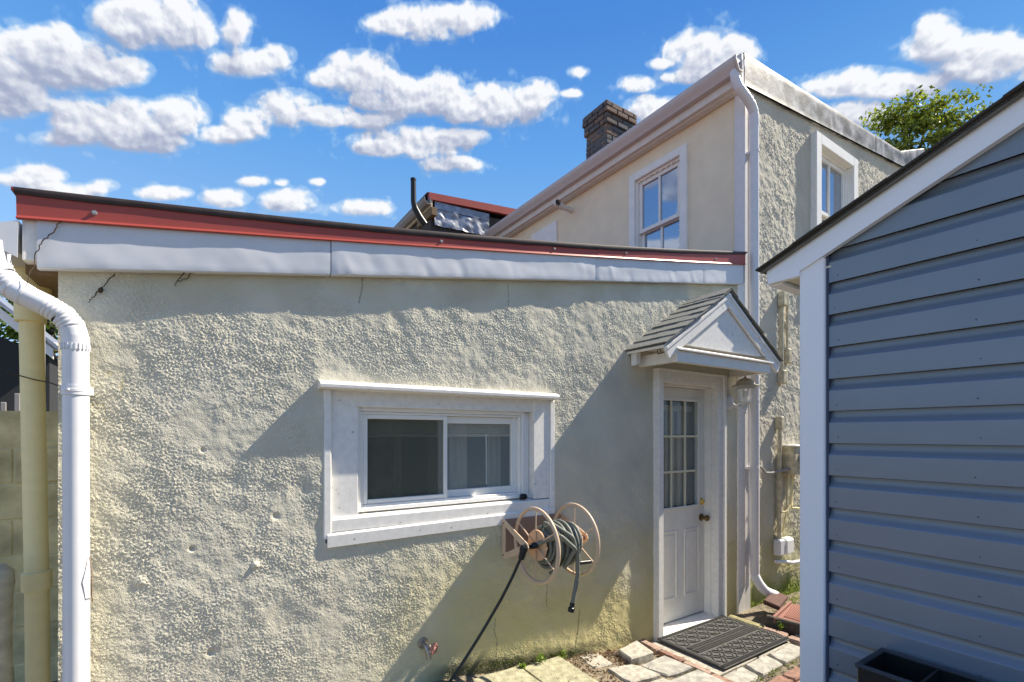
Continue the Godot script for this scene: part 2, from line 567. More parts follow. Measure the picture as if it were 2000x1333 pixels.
# rough-cast sheet in the plane z = 0 between x0..x1 and y0..y1; «keep» says which places have wall
func stucco_sheet(x0: float, x1: float, y0: float, y1: float, cell: float, coarse: float, grain: float, keep: Callable, tint: Callable, pits := [], cracks := []) -> B:
	var nx := int((x1 - x0) / cell) + 1
	var ny := int((y1 - y0) / cell) + 1
	var hgt := PackedFloat32Array()
	hgt.resize(nx * ny)
	for j in ny:
		var y := y0 + j * cell
		for i in nx:
			var x := x0 + i * cell
			var pt := n_patch.get_noise_2d(x, y)
			var rough := clampf(0.95 + 1.3 * pt, 0.2, 1.6) * coarse
			var gx := x / grain
			var gy := y / grain
			var peb := n_peb.get_noise_2d(gx, gy)
			var d := n_cell.get_noise_2d(gx, gy) + 1.0
			var dome := maxf(0.0, 1.0 - d * 1.5) * (0.55 + 0.9 * peb)
			hgt[j * nx + i] = n_wave.get_noise_2d(x, y) * 0.0055 + n_mid.get_noise_2d(x, y) * 0.0034 * (0.5 + coarse * 0.5) + rough * (dome * 0.0031 + peb * 0.0013 + n_grit.get_noise_2d(gx, gy) * 0.0008)
	# pits and lumps [x, y, radius, height], hairline cracks [points], cut into the relief
	var stain := {}
	for q in pits:
		for j in range(maxi(0, int((q[1] - q[2] * 2.0 - y0) / cell)), mini(ny, int((q[1] + q[2] * 2.0 - y0) / cell))):
			for i in range(maxi(0, int((q[0] - q[2] * 2.0 - x0) / cell)), mini(nx, int((q[0] + q[2] * 2.0 - x0) / cell))):
				var dd: float = (Vector2(x0 + i * cell - q[0], y0 + j * cell - q[1]) / q[2]).length_squared()
				hgt[j * nx + i] += q[3] * (0.55 if q[2] > 0.03 else 1.0) * exp(-dd * dd)
	for line in cracks:
		for k in line.size() - 1:
			var from: Vector2 = line[k]
			var to: Vector2 = line[k + 1]
			var steps := int(from.distance_to(to) / cell * 1.5) + 1
			for m in steps:
				var q := from.lerp(to, m / float(steps)) + Vector2(n_peb.get_noise_2d(m * 0.013, k * 0.3), n_peb.get_noise_2d(k * 0.3, m * 0.013)) * 0.006
				var at := int((q.y - y0) / cell) * nx + int((q.x - x0) / cell)
				if at > 0 and at < hgt.size():
					hgt[at] -= 0.003
					stain[at] = true
	var b := B.new()
	b.tinted = true
	for j in ny:
		var y := y0 + j * cell
		for i in nx:
			var x := x0 + i * cell
			var k := j * nx + i
			var dx := (hgt[j * nx + mini(i + 1, nx - 1)] - hgt[j * nx + maxi(i - 1, 0)]) / (2.0 * cell)
			var dy := (hgt[mini(j + 1, ny - 1) * nx + i] - hgt[maxi(j - 1, 0) * nx + i]) / (2.0 * cell)
			b.v.append(Vector3(x, y, hgt[k]))
			b.n.append(Vector3(-dx, -dy, 1.0).normalized())
			var tc: Color = tint.call(x, y)
			b.c.append(tc * 0.6 if stain.has(k) else tc)
	for j in ny - 1:
		for i in nx - 1:
			if keep.call(x0 + (i + 0.5) * cell, y0 + (j + 0.5) * cell):
				var k := j * nx + i
				b.idx.append_array(PackedInt32Array([k, k + nx + 1, k + 1, k, k + nx, k + nx + 1]))
	return b

func rake_top(x: float) -> float:
	var s := 1.0 - pow((x - 1.8) / 2.37, 2.0)
	return 2.580 + 0.1616 * x - 0.045 * s

func rake_red(x: float) -> float:
	var s := 1.0 - pow((x - 1.8) / 2.37, 2.0)
	return 2.4686 + 0.1605 * x - 0.015 * s

# the eave stands a little farther out at its left end
func lean(x: float) -> float:
	return 0.008 - 0.0045 * (x + 0.5)

func rake_fascia(x: float) -> float:
	return 2.2945 + 0.1609 * x

func wall_tint(x: float, y: float) -> Color:
	var s := n_stain.get_noise_2d(x, y)
	var base := Color(0.605, 0.57, 0.455) * (1.0 + 0.09 * s)
	var low := y - ground_y(x)
	# yellow-green bloom on the damp lower wall, thickest by the spigot and the door
	var damp := smooth(1.15, 0.1, low + 0.35 * s) * smooth(0.5, 1.5, x) * 0.8
	base = base.lerp(Color(0.6, 0.52, 0.22), damp)
	# ochre edge of the old paint by the left corner
	base = base.lerp(Color(0.74, 0.66, 0.38), smooth(-0.1, -0.5, x + 0.1 * s) * smooth(2.2, 1.2, y + 0.3 * s) * 0.3)
	# black algae right above the paving
	var line := smooth(0.09 + 0.06 * s, 0.0, low) * smooth(1.0, 1.3, x) * smooth(2.45, 2.2, x)
	base = base.lerp(Color(0.05, 0.055, 0.03), line * 0.9)
	# darker, yellower band just below the eave
	base = base.lerp(Color(0.5, 0.44, 0.28), smooth(0.16, 0.0, rake_fascia(x) - y + 0.12 * s) * 0.5)
	base.a = 1.0
	return base

# ---------------------------------------------------------------- the low addition
func build_addition() -> void:
	var base := Vector3(1.8, 0.0, -1.5)
	var t := thing("low_house_addition", "low cream stucco addition with red metal roof edge, slider window and back door", "house", base)
	var keep := func(x: float, y: float) -> bool:
		if x > 0.535 and x < 1.985 and y > 1.045 and y < 1.825:
			return false
		if x > 2.985 and x < 3.815 and y < 2.03:
			return false
		return y < rake_red(x) - 0.02
	var pits := [[0.225, 0.985, 0.014, 0.012], [-0.02, 1.09, 0.011, -0.012], [0.02, 1.52, 0.01, -0.008], [0.31, 1.2, 0.016, -0.007], [-0.2, 0.98, 0.02, 0.006], [0.05, 0.62, 0.015, -0.008], [1.62, 0.55, 0.01, 0.006], [-0.24, 1.3, 0.05, -0.006], [0.12, 1.36, 0.06, -0.006], [0.42, 1.32, 0.05, -0.007], [0.35, 0.72, 0.07, -0.006], [-0.05, 0.9, 0.06, 0.006], [0.9, 2.2, 0.05, -0.006], [1.3, 2.3, 0.06, 0.006], [2.1, 2.2, 0.07, -0.007], [1.7, 2.05, 0.05, -0.006]]
	var cracks := [[Vector2(2.215, 0.38), Vector2(2.205, 0.3), Vector2(2.19, 0.2), Vector2(2.17, 0.12)], [Vector2(2.218, 0.37), Vector2(2.207, 0.29), Vector2(2.193, 0.2)], [Vector2(1.53, 0.47), Vector2(1.525, 0.38), Vector2(1.545, 0.32), Vector2(1.53, 0.22)], [Vector2(1.93, 0.66), Vector2(1.925, 0.52), Vector2(1.93, 0.45)], [Vector2(0.72, 2.41), Vector2(0.715, 2.33), Vector2(0.70, 2.27)], [Vector2(1.62, 2.53), Vector2(1.63, 2.44), Vector2(1.615, 2.37)], [Vector2(3.9, 0.62), Vector2(3.96, 0.6), Vector2(4.06, 0.63)]]
	var b := stucco_sheet(-0.45, 4.1, -0.12, 3.15, 0.004, 1.0, 1.0, keep, wall_tint, pits, cracks)
	part("stucco_wall", b, mats.stucco, t)
	# the shell behind the face: side, back, jamb linings, floor, roof
	b = B.new()
	b.box(Vector3(-0.45, -0.1, -3.4), Vector3(-0.25, 2.3, -0.004))
	part("side_wall", b, mats.block_wall, t)
	b = B.new()
	b.box(Vector3(-0.25, -0.1, -3.4), Vector3(4.2, 2.3, -3.2))
	part("back_wall", b, mats.block_wall, t)
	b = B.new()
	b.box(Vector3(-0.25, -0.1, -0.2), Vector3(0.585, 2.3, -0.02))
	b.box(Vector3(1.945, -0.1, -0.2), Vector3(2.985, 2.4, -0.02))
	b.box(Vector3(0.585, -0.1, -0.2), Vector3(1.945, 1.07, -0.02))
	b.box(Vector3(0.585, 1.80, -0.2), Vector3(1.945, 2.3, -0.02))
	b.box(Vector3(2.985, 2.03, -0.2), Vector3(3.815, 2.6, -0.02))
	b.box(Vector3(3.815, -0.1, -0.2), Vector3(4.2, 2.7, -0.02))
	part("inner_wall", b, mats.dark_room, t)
	b = B.new()
	b.box(Vector3(-0.25, -0.1, -3.2), Vector3(4.2, -0.04, -0.2))
	b.box(Vector3(2.0, -0.04, -3.2), Vector3(2.1, 2.3, -0.2))
	part("inner_floor", b, mats.dark_room, t)
	# the metal roof
	b = B.new()
	var rows := []
	for i in 25:
		var x := lerpf(-0.565, 4.2, i / 24.0)
		rows.append([Vector3(x, rake_top(x), 0.055 + lean(x)), Vector3(x, rake_top(x), -1.7), Vector3(x, rake_top(x), -3.5)])
	b.sheet(rows, Vector3.UP)
	var under := []
	for r in rows:
		under.append([r[0] - Vector3(0, 0.012, 0.0), r[1] - Vector3(0, 0.012, 0), r[2] - Vector3(0, 0.012, 0)])
	b.sheet(under, Vector3.DOWN)
	for i in 24:
		b.face([rows[i][0], rows[i + 1][0], under[i + 1][0], under[i][0]], Vector3.BACK)
	b.face([rows[0][0], rows[0][2], under[0][2], under[0][0]], Vector3.LEFT)
	part("metal_roof", b, mats.red_metal, t)
	b = B.new()
	b.prism(PackedVector2Array([Vector2(-0.5, 2.31), Vector2(4.15, 3.06), Vector2(4.15, 3.14), Vector2(-0.5, 2.39)]), Vector3(0, 0, -3.4), Vector3.RIGHT, Vector3.UP, Vector3(0, 0, 3.39))
	part("roof_deck", b, mats.brown_wood, t)
	# red edge trim in three lapped lengths, each with a kicked-out hem
	var wav := noise(FastNoiseLite.TYPE_SIMPLEX_SMOOTH, 0.9, 2, 31)
	for seg in [[-0.552, 2.34], [2.338, 3.45], [3.448, 4.172]]:
		b = B.new()
		rows = []
		var cnt := int((seg[1] - seg[0]) / 0.06) + 2
		for i in cnt:
			var x := lerpf(seg[0], seg[1], i / float(cnt - 1))
			var z := 0.05 + lean(x) + 0.0015 * wav.get_noise_1d(x) + (0.0012 if seg[0] > 0 else 0.0)
			var lo := rake_red(x)
			var top := rake_top(x) - 0.011
			rows.append([Vector3(x, top, z + 0.004), Vector3(x, lerpf(top, lo, 0.3), z), Vector3(x, lo + 0.012, z - 0.001), Vector3(x, lo + 0.007, z + 0.002), Vector3(x, lo, z + 0.008), Vector3(x, lo - 0.003, z + 0.007), Vector3(x, lo - 0.002, z - 0.014)])
		b.sheet(rows, Vector3(0, -0.2, 1))
		if seg[0] < 0:
			b.face([rows[0][0], rows[0][2], rows[0][2] - Vector3(0, 0, 0.03), rows[0][0] - Vector3(0, 0, 0.03)], Vector3.LEFT)
		part("edge_trim", b, mats.red_metal, t)
	# roof lip's hem with the shade below it painted in, lower edge wandering
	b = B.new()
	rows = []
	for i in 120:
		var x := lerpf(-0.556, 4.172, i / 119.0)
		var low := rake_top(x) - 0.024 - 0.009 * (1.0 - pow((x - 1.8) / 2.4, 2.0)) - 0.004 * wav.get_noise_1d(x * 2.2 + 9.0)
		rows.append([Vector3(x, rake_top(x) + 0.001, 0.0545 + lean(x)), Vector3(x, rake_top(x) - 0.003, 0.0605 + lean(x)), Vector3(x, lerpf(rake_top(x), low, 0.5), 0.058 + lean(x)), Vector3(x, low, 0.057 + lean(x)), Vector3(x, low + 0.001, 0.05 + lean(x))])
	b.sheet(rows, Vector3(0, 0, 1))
	part("lip_hem_shade", b, mats.hem_shade_dark, t)
	for sx in [[-0.335, 0.055], [1.142, 0.047], [1.95, 0.05], [2.62, 0.055], [3.72, 0.05]]:
		b = B.new()
		var p := Vector3(sx[0], rake_red(sx[0]) + sx[1] * 0.75, 0.0495 + lean(sx[0]))
		b.lathe([Vector2(0.0, 0.0), Vector2(0.009, 0.0), Vector2(0.009, 0.003), Vector2(0.0055, 0.0035), Vector2(0.0055, 0.0085), Vector2(0.0, 0.0085)], p, Vector3(0, 0, 1), 8, false)
		part("screw", b, mats.screw_metal, t)
	# white metal-clad fascia, dented, in lapped panels with a return under the bottom edge
	var dent := noise(FastNoiseLite.TYPE_SIMPLEX_SMOOTH, 2.2, 3, 52)
	var first := true
	var hits := []
	for k in 26:
		var hx := rng.randf_range(-0.3, 4.0) if k < 8 else rng.randf_range(0.55, 3.6)
		hits.append([hx, rng.randf_range(0.55, 1.0), rng.randf_range(0.012, 0.035), rng.randf_range(0.15, 0.4), rng.randf_range(-0.0045, 0.0035)])
	for seg in [[-0.5, 0.548, 0.0], [0.552, 2.32, 0.0035], [2.324, 3.55, 0.001], [3.553, 4.155, 0.002]]:
		b = B.new()
		rows = []
		var cnt := int((seg[1] - seg[0]) / 0.02) + 2
		for i in cnt:
			var x := lerpf(seg[0], seg[1], i / float(cnt - 1))
			var lo := rake_fascia(x)
			var hi := rake_red(x) + 0.03
			var sag: float = 0.007 * maxf(0.0, dent.get_noise_2d(x * 1.0, 3.0)) * (1.0 if seg[0] > 0.5 else 0.15)
			var row := []
			for k in 9:
				var f := k / 8.0
				var bulge := sin(f * PI) * (0.002 + 0.0045 * dent.get_noise_2d(x * 0.9, f * 0.5 + 7.0)) + 0.0022 * dent.get_noise_2d(x * 4.0, f * 1.0) * f
				for q in hits:
					var ddx: float = (x - q[0] - (f - q[1]) * 0.05) / q[2]
					if absf(ddx) < 3.0:
						bulge += q[4] * exp(-ddx * ddx - pow((f - q[1]) / q[3], 2.0))
				var end: float = 0.006 * exp(-pow((x - seg[0]) / 0.02, 2.0)) if not first else 0.0
				row.append(Vector3(x, lerpf(hi, lo - sag, f), 0.0405 + lean(x) + seg[2] + bulge * 0.8 - end * f))
			var z_low: float = row[8].z
			row.append(Vector3(x, lo - sag - 0.004, z_low - 0.003))
			row.append(Vector3(x, lo - sag * 0.6 - 0.006, z_low - 0.012))
			row.append(Vector3(x, lo - 0.002, 0.0))
			rows.append(row)
		b.sheet(rows, Vector3(0, -0.25, 1))
		part("fascia_panel", b, mats.white_metal, t)
		first = false
	# bare weathered end of the fascia board by the gutter
	b = B.new()
	b.prism(PackedVector2Array([Vector2(-0.54, 2.235), Vector2(-0.49, 2.243), Vector2(-0.44, 2.33), Vector2(-0.42, 2.41), Vector2(-0.54, 2.39)]), Vector3(0, 0, -0.02), Vector3.RIGHT, Vector3.UP, Vector3(0, 0, 0.0625))
	part("fascia_end", b, mats.old_white_paint, t)
	b = B.new()
	b.prism(PackedVector2Array([Vector2(-0.545, 2.20), Vector2(-0.44, 2.21), Vector2(-0.44, 2.34), Vector2(-0.545, 2.33)]), Vector3(0, 0, -3.4), Vector3.RIGHT, Vector3.UP, Vector3(0, 0, 3.38))
	part("soffit", b, mats.brown_wood, t)
	# left gutter and its downspout
	b = B.new()
	var prof := PackedVector2Array([Vector2(-0.545, 2.37), Vector2(-0.555, 2.265), Vector2(-0.63, 2.265), Vector2(-0.66, 2.31), Vector2(-0.675, 2.355), Vector2(-0.665, 2.355), Vector2(-0.65, 2.318), Vector2(-0.625, 2.275), Vector2(-0.563, 2.275), Vector2(-0.553, 2.37)])
	b.prism(prof, Vector3(0, 0, -3.4), Vector3.RIGHT, Vector3.UP, Vector3(0, 0, 3.46))
	b.prism(PackedVector2Array([Vector2(-0.546, 2.37), Vector2(-0.548, 2.235), Vector2(-0.6, 2.262), Vector2(-0.63, 2.263), Vector2(-0.66, 2.308), Vector2(-0.676, 2.358), Vector2(-0.6, 2.35)]), Vector3(0, 0, 0.06), Vector3.RIGHT, Vector3.UP, Vector3(0, 0, 0.003))
	part("side_gutter", b, mats.white_metal, t)
	var down := B.new()
	var path := []
	var rad := []
	var rr := 0.0405
	var pts := [Vector3(-0.612, 2.285, 0.03), Vector3(-0.612, 2.21, 0.035), Vector3(-0.595, 2.165, 0.045), Vector3(-0.565, 2.125, 0.055), Vector3(-0.52, 2.095, 0.065), Vector3(-0.47, 2.07, 0.07), Vector3(-0.425, 2.04, 0.07), Vector3(-0.398, 2.0, 0.07), Vector3(-0.388, 1.95, 0.07)]
	var curve := Curve3D.new()
	for i in pts.size():
		var tan_: Vector3 = (pts[mini(i + 1, pts.size() - 1)] - pts[maxi(i - 1, 0)]) * 0.18
		curve.add_point(pts[i], -tan_, tan_)
	var total := curve.get_baked_length()
	for i in 220:
		var d := total * i / 219.0
		path.append(curve.sample_baked(d))
		var s := d / total
		var crimp := 0.0042 * (absf(sin(s * 95.0)) - 0.6) if (s > 0.2 and s < 0.44) or (s > 0.66 and s < 0.9) else 0.0
		rad.append(rr + crimp + (0.002 if s < 0.52 else 0.0))
	down.tube(path, rad, 20)
	part("downspout_elbow", down, mats.downspout_metal, t)
	down = B.new()
	down.tube([Vector3(-0.388, 1.965, 0.07), Vector3(-0.388, 1.915, 0.07), Vector3(-0.388, 1.914, 0.07), Vector3(-0.386, 1.0, 0.07), Vector3(-0.385, 0.15, 0.07)], [rr + 0.001, rr + 0.001, rr - 0.001, rr - 0.001, rr - 0.001], 24)
	part("downspout", down, mats.downspout_metal, t)
	down = B.new()
	for k in 22:
		var a := TAU * k / 22.0
		var q := Vector3(cos(a) * (rr + 0.0012), 0, sin(a) * (rr + 0.0012)) + Vector3(-0.388, 1.922, 0.07)
		down.bar(q - Vector3(0, 0.012, 0), q + Vector3(0, 0.012, 0), 0.004, 0.004, Vector3(cos(a), 0, sin(a)))
	part("crimp_band", down, mats.downspout_metal, t).set_meta("kind", "stuff")
	down = B.new()
	down.lathe([Vector2(rr, -0.017), Vector2(rr + 0.003, -0.017), Vector2(rr + 0.003, -0.006), Vector2(rr + 0.0045, -0.005), Vector2(rr + 0.0045, 0.005), Vector2(rr + 0.003, 0.006), Vector2(rr + 0.003, 0.017), Vector2(rr, 0.017)], Vector3(-0.3875, 1.757, 0.07), Vector3.UP, 24)
	down.box(Vector3(-0.43, 1.742, 0.0), Vector3(-0.345, 1.772, 0.04), 0.002)
	down.lathe([Vector2(0.006, 0.0), Vector2(0.006, 0.006), Vector2(0.0, 0.008)], Vector3(-0.403, 1.757, 0.112), Vector3(-0.35, 0, 0.93), 8)
	part("downspout_strap", down, mats.downspout_metal, t)
	# board where the addition meets the tall house
	b = B.new()
	b.box(Vector3(4.095, -0.05, -0.02), Vector3(4.205, 2.97, 0.018), 0.004)
	part("corner_board", b, mats.old_white_paint, t)
	build_window(t)
	build_door(t)
	build_canopy(t)

func frame_bars(b: B, x0: float, x1: float, y0: float, y1: float, w: float, z0: float, z1: float, ch := 0.003) -> void:
	b.box(Vector3(x0, y0, z0), Vector3(x0 + w, y1, z1), ch)
	b.box(Vector3(x1 - w, y0, z0), Vector3(x1, y1, z1), ch)
	b.box(Vector3(x0 + w, y1 - w, z0), Vector3(x1 - w, y1, z1), ch)
	b.box(Vector3(x0 + w, y0, z0), Vector3(x1 - w, y0 + w, z1), ch)

func build_window(t: Node3D) -> void:
	var b := B.new()
	b.box(Vector3(0.562, 1.13, -0.06), Vector3(0.70, 1.819, -0.018), 0.002)
	b.box(Vector3(1.825, 1.17, -0.14), Vector3(1.952, 1.819, -0.007), 0.002)
	b.box(Vector3(0.7, 1.735, -0.06), Vector3(1.825, 1.819, -0.018), 0.002)
	var win := part("slider_window", b, mats.old_white_paint, t)
	b = B.new()
	b.box(Vector3(0.525, 1.065, -0.03), Vector3(0.562, 1.815, 0.006), 0.004)
	part("outer_trim", b, mats.old_white_paint, win)
	b = B.new()
	b.box(Vector3(1.953, 1.10, -0.03), Vector3(1.992, 1.815, 0.0035), 0.004)
	part("outer_trim", b, mats.old_white_paint, win)
	# drip cap: a bevelled board
	b = B.new()
	b.prism(PackedVector2Array([Vector2(-0.02, 1.862), Vector2(0.035, 1.856), Vector2(0.062, 1.846), Vector2(0.068, 1.836), Vector2(0.067, 1.822), Vector2(0.058, 1.817), Vector2(-0.02, 1.815)]), Vector3(0.497, 0, 0), Vector3(0, 0, 1), Vector3.UP, Vector3(1.483, 0.002, 0))
	part("drip_cap", b, mats.old_white_paint, win)
	# two sloped sill boards
	b = B.new()
	b.prism(PackedVector2Array([Vector2(-0.14, 1.176), Vector2(-0.004, 1.163), Vector2(0.0, 1.155), Vector2(0.0, 1.098), Vector2(-0.14, 1.098)]), Vector3(0.563, 0, 0), Vector3(0, 0, 1), Vector3.UP, Vector3(1.388, 0, 0))
	part("sill_board", b, mats.old_white_paint, win)
	b = B.new()
	b.prism(PackedVector2Array([Vector2(-0.03, 1.101), Vector2(0.011, 1.088), Vector2(0.014, 1.082), Vector2(0.012, 1.024), Vector2(-0.03, 1.022)]), Vector3(0.542, 0, 0), Vector3(0, 0, 1), Vector3.UP, Vector3(1.44, 0.012, 0))
	part("sill_board", b, mats.old_white_paint, win)
	# vinyl slider: outer frame, two sashes
	b = B.new()
	frame_bars(b, 0.701, 1.783, 1.178, 1.736, 0.022, -0.13, -0.046)
	frame_bars(b, 0.724, 1.76, 1.2, 1.713, 0.014, -0.13, -0.058)
	b.box(Vector3(1.7835, 1.176, -0.14), Vector3(1.8245, 1.7345, -0.068), 0.002)
	part("vinyl_frame", b, mats.vinyl, win)
	b = B.new()
	frame_bars(b, 0.739, 1.235, 1.215, 1.698, 0.024, -0.082, -0.062)
	part("sash", b, mats.vinyl, win)
	b = B.new()
	frame_bars(b, 1.19, 1.745, 1.215, 1.698, 0.042, -0.112, -0.086)
	part("sash", b, mats.vinyl, win)
	b = B.new()
	b.box(Vector3(0.762, 1.238, -0.074), Vector3(1.212, 1.676, -0.0735))
	for k in 100:
		pass
	var scr := part("insect_screen", b, mats.screen_glass, win)
	b = B.new()
	b.box(Vector3(1.23, 1.255, -0.1), Vector3(1.705, 1.658, -0.097))
	part("pane", b, mats.glass, win)
	b = B.new()
	b.box(Vector3(0.762, 1.238, -0.1), Vector3(1.20, 1.676, -0.097))
	part("pane", b, mats.glass, win)
	# raised blind, curtain panels and wand behind the glass
	b = B.new()
	b.box(Vector3(0.72, 1.665, -0.19), Vector3(1.77, 1.72, -0.15), 0.003)
	for k in 7:
		b.box(Vector3(0.72, 1.598 + k * 0.0095, -0.187), Vector3(1.77, 1.6045 + k * 0.0095, -0.153), 0.001)
	b.box(Vector3(0.72, 1.575, -0.187), Vector3(1.77, 1.594, -0.155), 0.004)
	part("raised_blind", b, mats.blind, win)
	b = B.new()
	b.tube([Vector3(1.55, 1.59, -0.15), Vector3(1.552, 1.27, -0.15)], 0.004, 6)
	part("blind_wand", b, mats.vinyl, win)
	for cx in [[1.20, 1.26], [1.34, 1.485], [1.63, 1.74], [0.98, 1.03]]:
		b = B.new()
		var rows := []
		for i in 17:
			var f := i / 16.0
			var x := lerpf(cx[0], cx[1], f)
			var z := -0.27 + 0.018 * sin(f * 17.0)
			rows.append([Vector3(x, 1.12, z), Vector3(x, 1.66, z)])
		b.sheet(rows, Vector3(0, 0, 1))
		part("curtain", b, mats.curtain, win)
	# a black rubber stop forgotten on the sill
	b = B.new()
	b.lathe([Vector2(0, -0.022), Vector2(0.017, -0.02), Vector2(0.02, -0.004), Vector2(0.013, 0.0), Vector2(0.02, 0.004), Vector2(0.018, 0.02), Vector2(0, 0.022)], Vector3(1.752, 1.189, -0.022), Vector3(1, 0, 0.25), 14)
	tag(part("rubber_stop", b, mats.black_plastic), "small black rubber stop lying in the right corner of the slider window's sill", "door stop")

func build_door(t: Node3D) -> void:
	var b := B.new()
	# casing: flat boards standing off the wall
	b.box(Vector3(2.968, -0.04, -0.03), Vector3(3.026, 2.09, 0.055), 0.003)
	var cas := part("door_casing", b, mats.old_white_paint, t)
	b = B.new()
	b.box(Vector3(3.752, -0.04, -0.03), Vector3(3.836, 2.09, 0.045), 0.003)
	b.box(Vector3(3.815, -0.04, -0.03), Vector3(3.848, 2.1, 0.062), 0.003)
	part("casing_board", b, mats.old_white_paint, cas)
	b = B.new()
	b.box(Vector3(3.026, 2.0, -0.03), Vector3(3.752, 2.088, 0.045), 0.003)
	b.box(Vector3(2.96, 2.088, -0.03), Vector3(3.852, 2.104, 0.06), 0.003)
	part("casing_board", b, mats.old_white_paint, cas)
	b = B.new()
	b.box(Vector3(3.752, -0.03, -0.16), Vector3(3.79, 2.0, -0.031), 0.002)
	b.box(Vector3(2.99, -0.03, -0.16), Vector3(3.02, 2.0, -0.031), 0.002)
	b.box(Vector3(3.02, 1.985, -0.16), Vector3(3.752, 2.03, -0.031), 0.002)
	part("jamb", b, mats.white_paint, cas)
	b = B.new()
	b.prism(PackedVector2Array([Vector2(-0.16, -0.03), Vector2(-0.16, 0.022), Vector2(0.03, 0.012), Vector2(0.065, 0.0), Vector2(0.065, -0.04)]), Vector3(3.026, 0, 0), Vector3(0, 0, 1), Vector3.UP, Vector3(0.726, 0, 0))
	part("threshold", b, mats.white_paint, cas)
	# door slab: stiles and rails around the glazing, solid below with two raised panels
	var z0 := -0.135
	var z1 := -0.095
	b = B.new()
	b.box(Vector3(3.022, 0.03, z0), Vector3(3.128, 1.983, z1), 0.002)
	b.box(Vector3(3.668, 0.03, z0), Vector3(3.75, 1.983, z1), 0.002)
	b.box(Vector3(3.128, 1.888, z0), Vector3(3.668, 1.983, z1), 0.002)
	b.box(Vector3(3.128, 0.03, z0), Vector3(3.668, 0.965, z1), 0.002)
	var door := part("back_door", b, mats.door_paint, t)
	b = B.new()
	frame_bars(b, 3.122, 3.676, 0.957, 1.896, 0.024, z1 - 0.002, z1 + 0.012, 0.004)
	part("glazing_frame", b, mats.door_paint, door)
	for x in [3.306, 3.486]:
		b = B.new()
		b.box(Vector3(x - 0.009, 0.98, z1 - 0.012), Vector3(x + 0.009, 1.873, z1 + 0.004), 0.003)
		part("muntin", b, mats.cream_vinyl, door)
	for y in [1.275, 1.573]:
		b = B.new()
		b.box(Vector3(3.145, y - 0.009, z1 - 0.011), Vector3(3.653, y + 0.009, z1 + 0.003), 0.003)
		part("muntin", b, mats.cream_vinyl, door)
	var xs := [3.145, 3.306, 3.486, 3.653]
	var ys := [0.98, 1.275, 1.573, 1.873]
	for i in 3:
		for j in 3:
			b = B.new()
			b.box(Vector3(xs[i] + 0.005, ys[j] + 0.005, z1 - 0.02), Vector3(xs[i + 1] - 0.005, ys[j + 1] - 0.005, z1 - 0.017))
			part("pane", b, mats.glass, door)
	b = B.new()
	for k in 3:
		var rows := []
		for i in 13:
			var f := i / 12.0
			var x: float = [3.19, 3.36, 3.52][k] + f * 0.1
			rows.append([Vector3(x, 0.9, -0.2 + 0.014 * sin(f * 15.0)), Vector3(x, 1.8, -0.2 + 0.014 * sin(f * 15.0))])
		b.sheet(rows, Vector3(0, 0, 1))
	b.box(Vector3(3.1, 1.79, -0.21), Vector3(3.7, 1.84, -0.18))
	part("door_curtain", b, mats.curtain, door)
	for px in [[3.135, 3.372], [3.47, 3.672]]:
		b = B.new()
		frame_bars(b, px[0], px[1], 0.215, 0.785, 0.014, z1 - 0.004, z1 + 0.007, 0.004)
		b.box(Vector3(px[0] + 0.032, 0.247, z1 - 0.004), Vector3(px[1] - 0.032, 0.753, z1 + 0.005), 0.005)
		part("raised_panel", b, mats.door_paint, door)
	b = B.new()
	b.lathe([Vector2(0, 0), Vector2(0.03, 0), Vector2(0.031, 0.006), Vector2(0.024, 0.014), Vector2(0.02, 0.02), Vector2(0, 0.022)], Vector3(3.708, 1.0, z1), Vector3(0, 0, 1), 20)
	part("deadbolt", b, mats.brass, door)
	b = B.new()
	b.lathe([Vector2(0, 0), Vector2(0.033, 0), Vector2(0.033, 0.005), Vector2(0.014, 0.012), Vector2(0.012, 0.035), Vector2(0.022, 0.042), Vector2(0.028, 0.055), Vector2(0.025, 0.068), Vector2(0.012, 0.073), Vector2(0, 0.073)], Vector3(3.708, 0.86, z1), Vector3(0, 0, 1), 20)
	part("door_knob", b, mats.dark_brass, door)

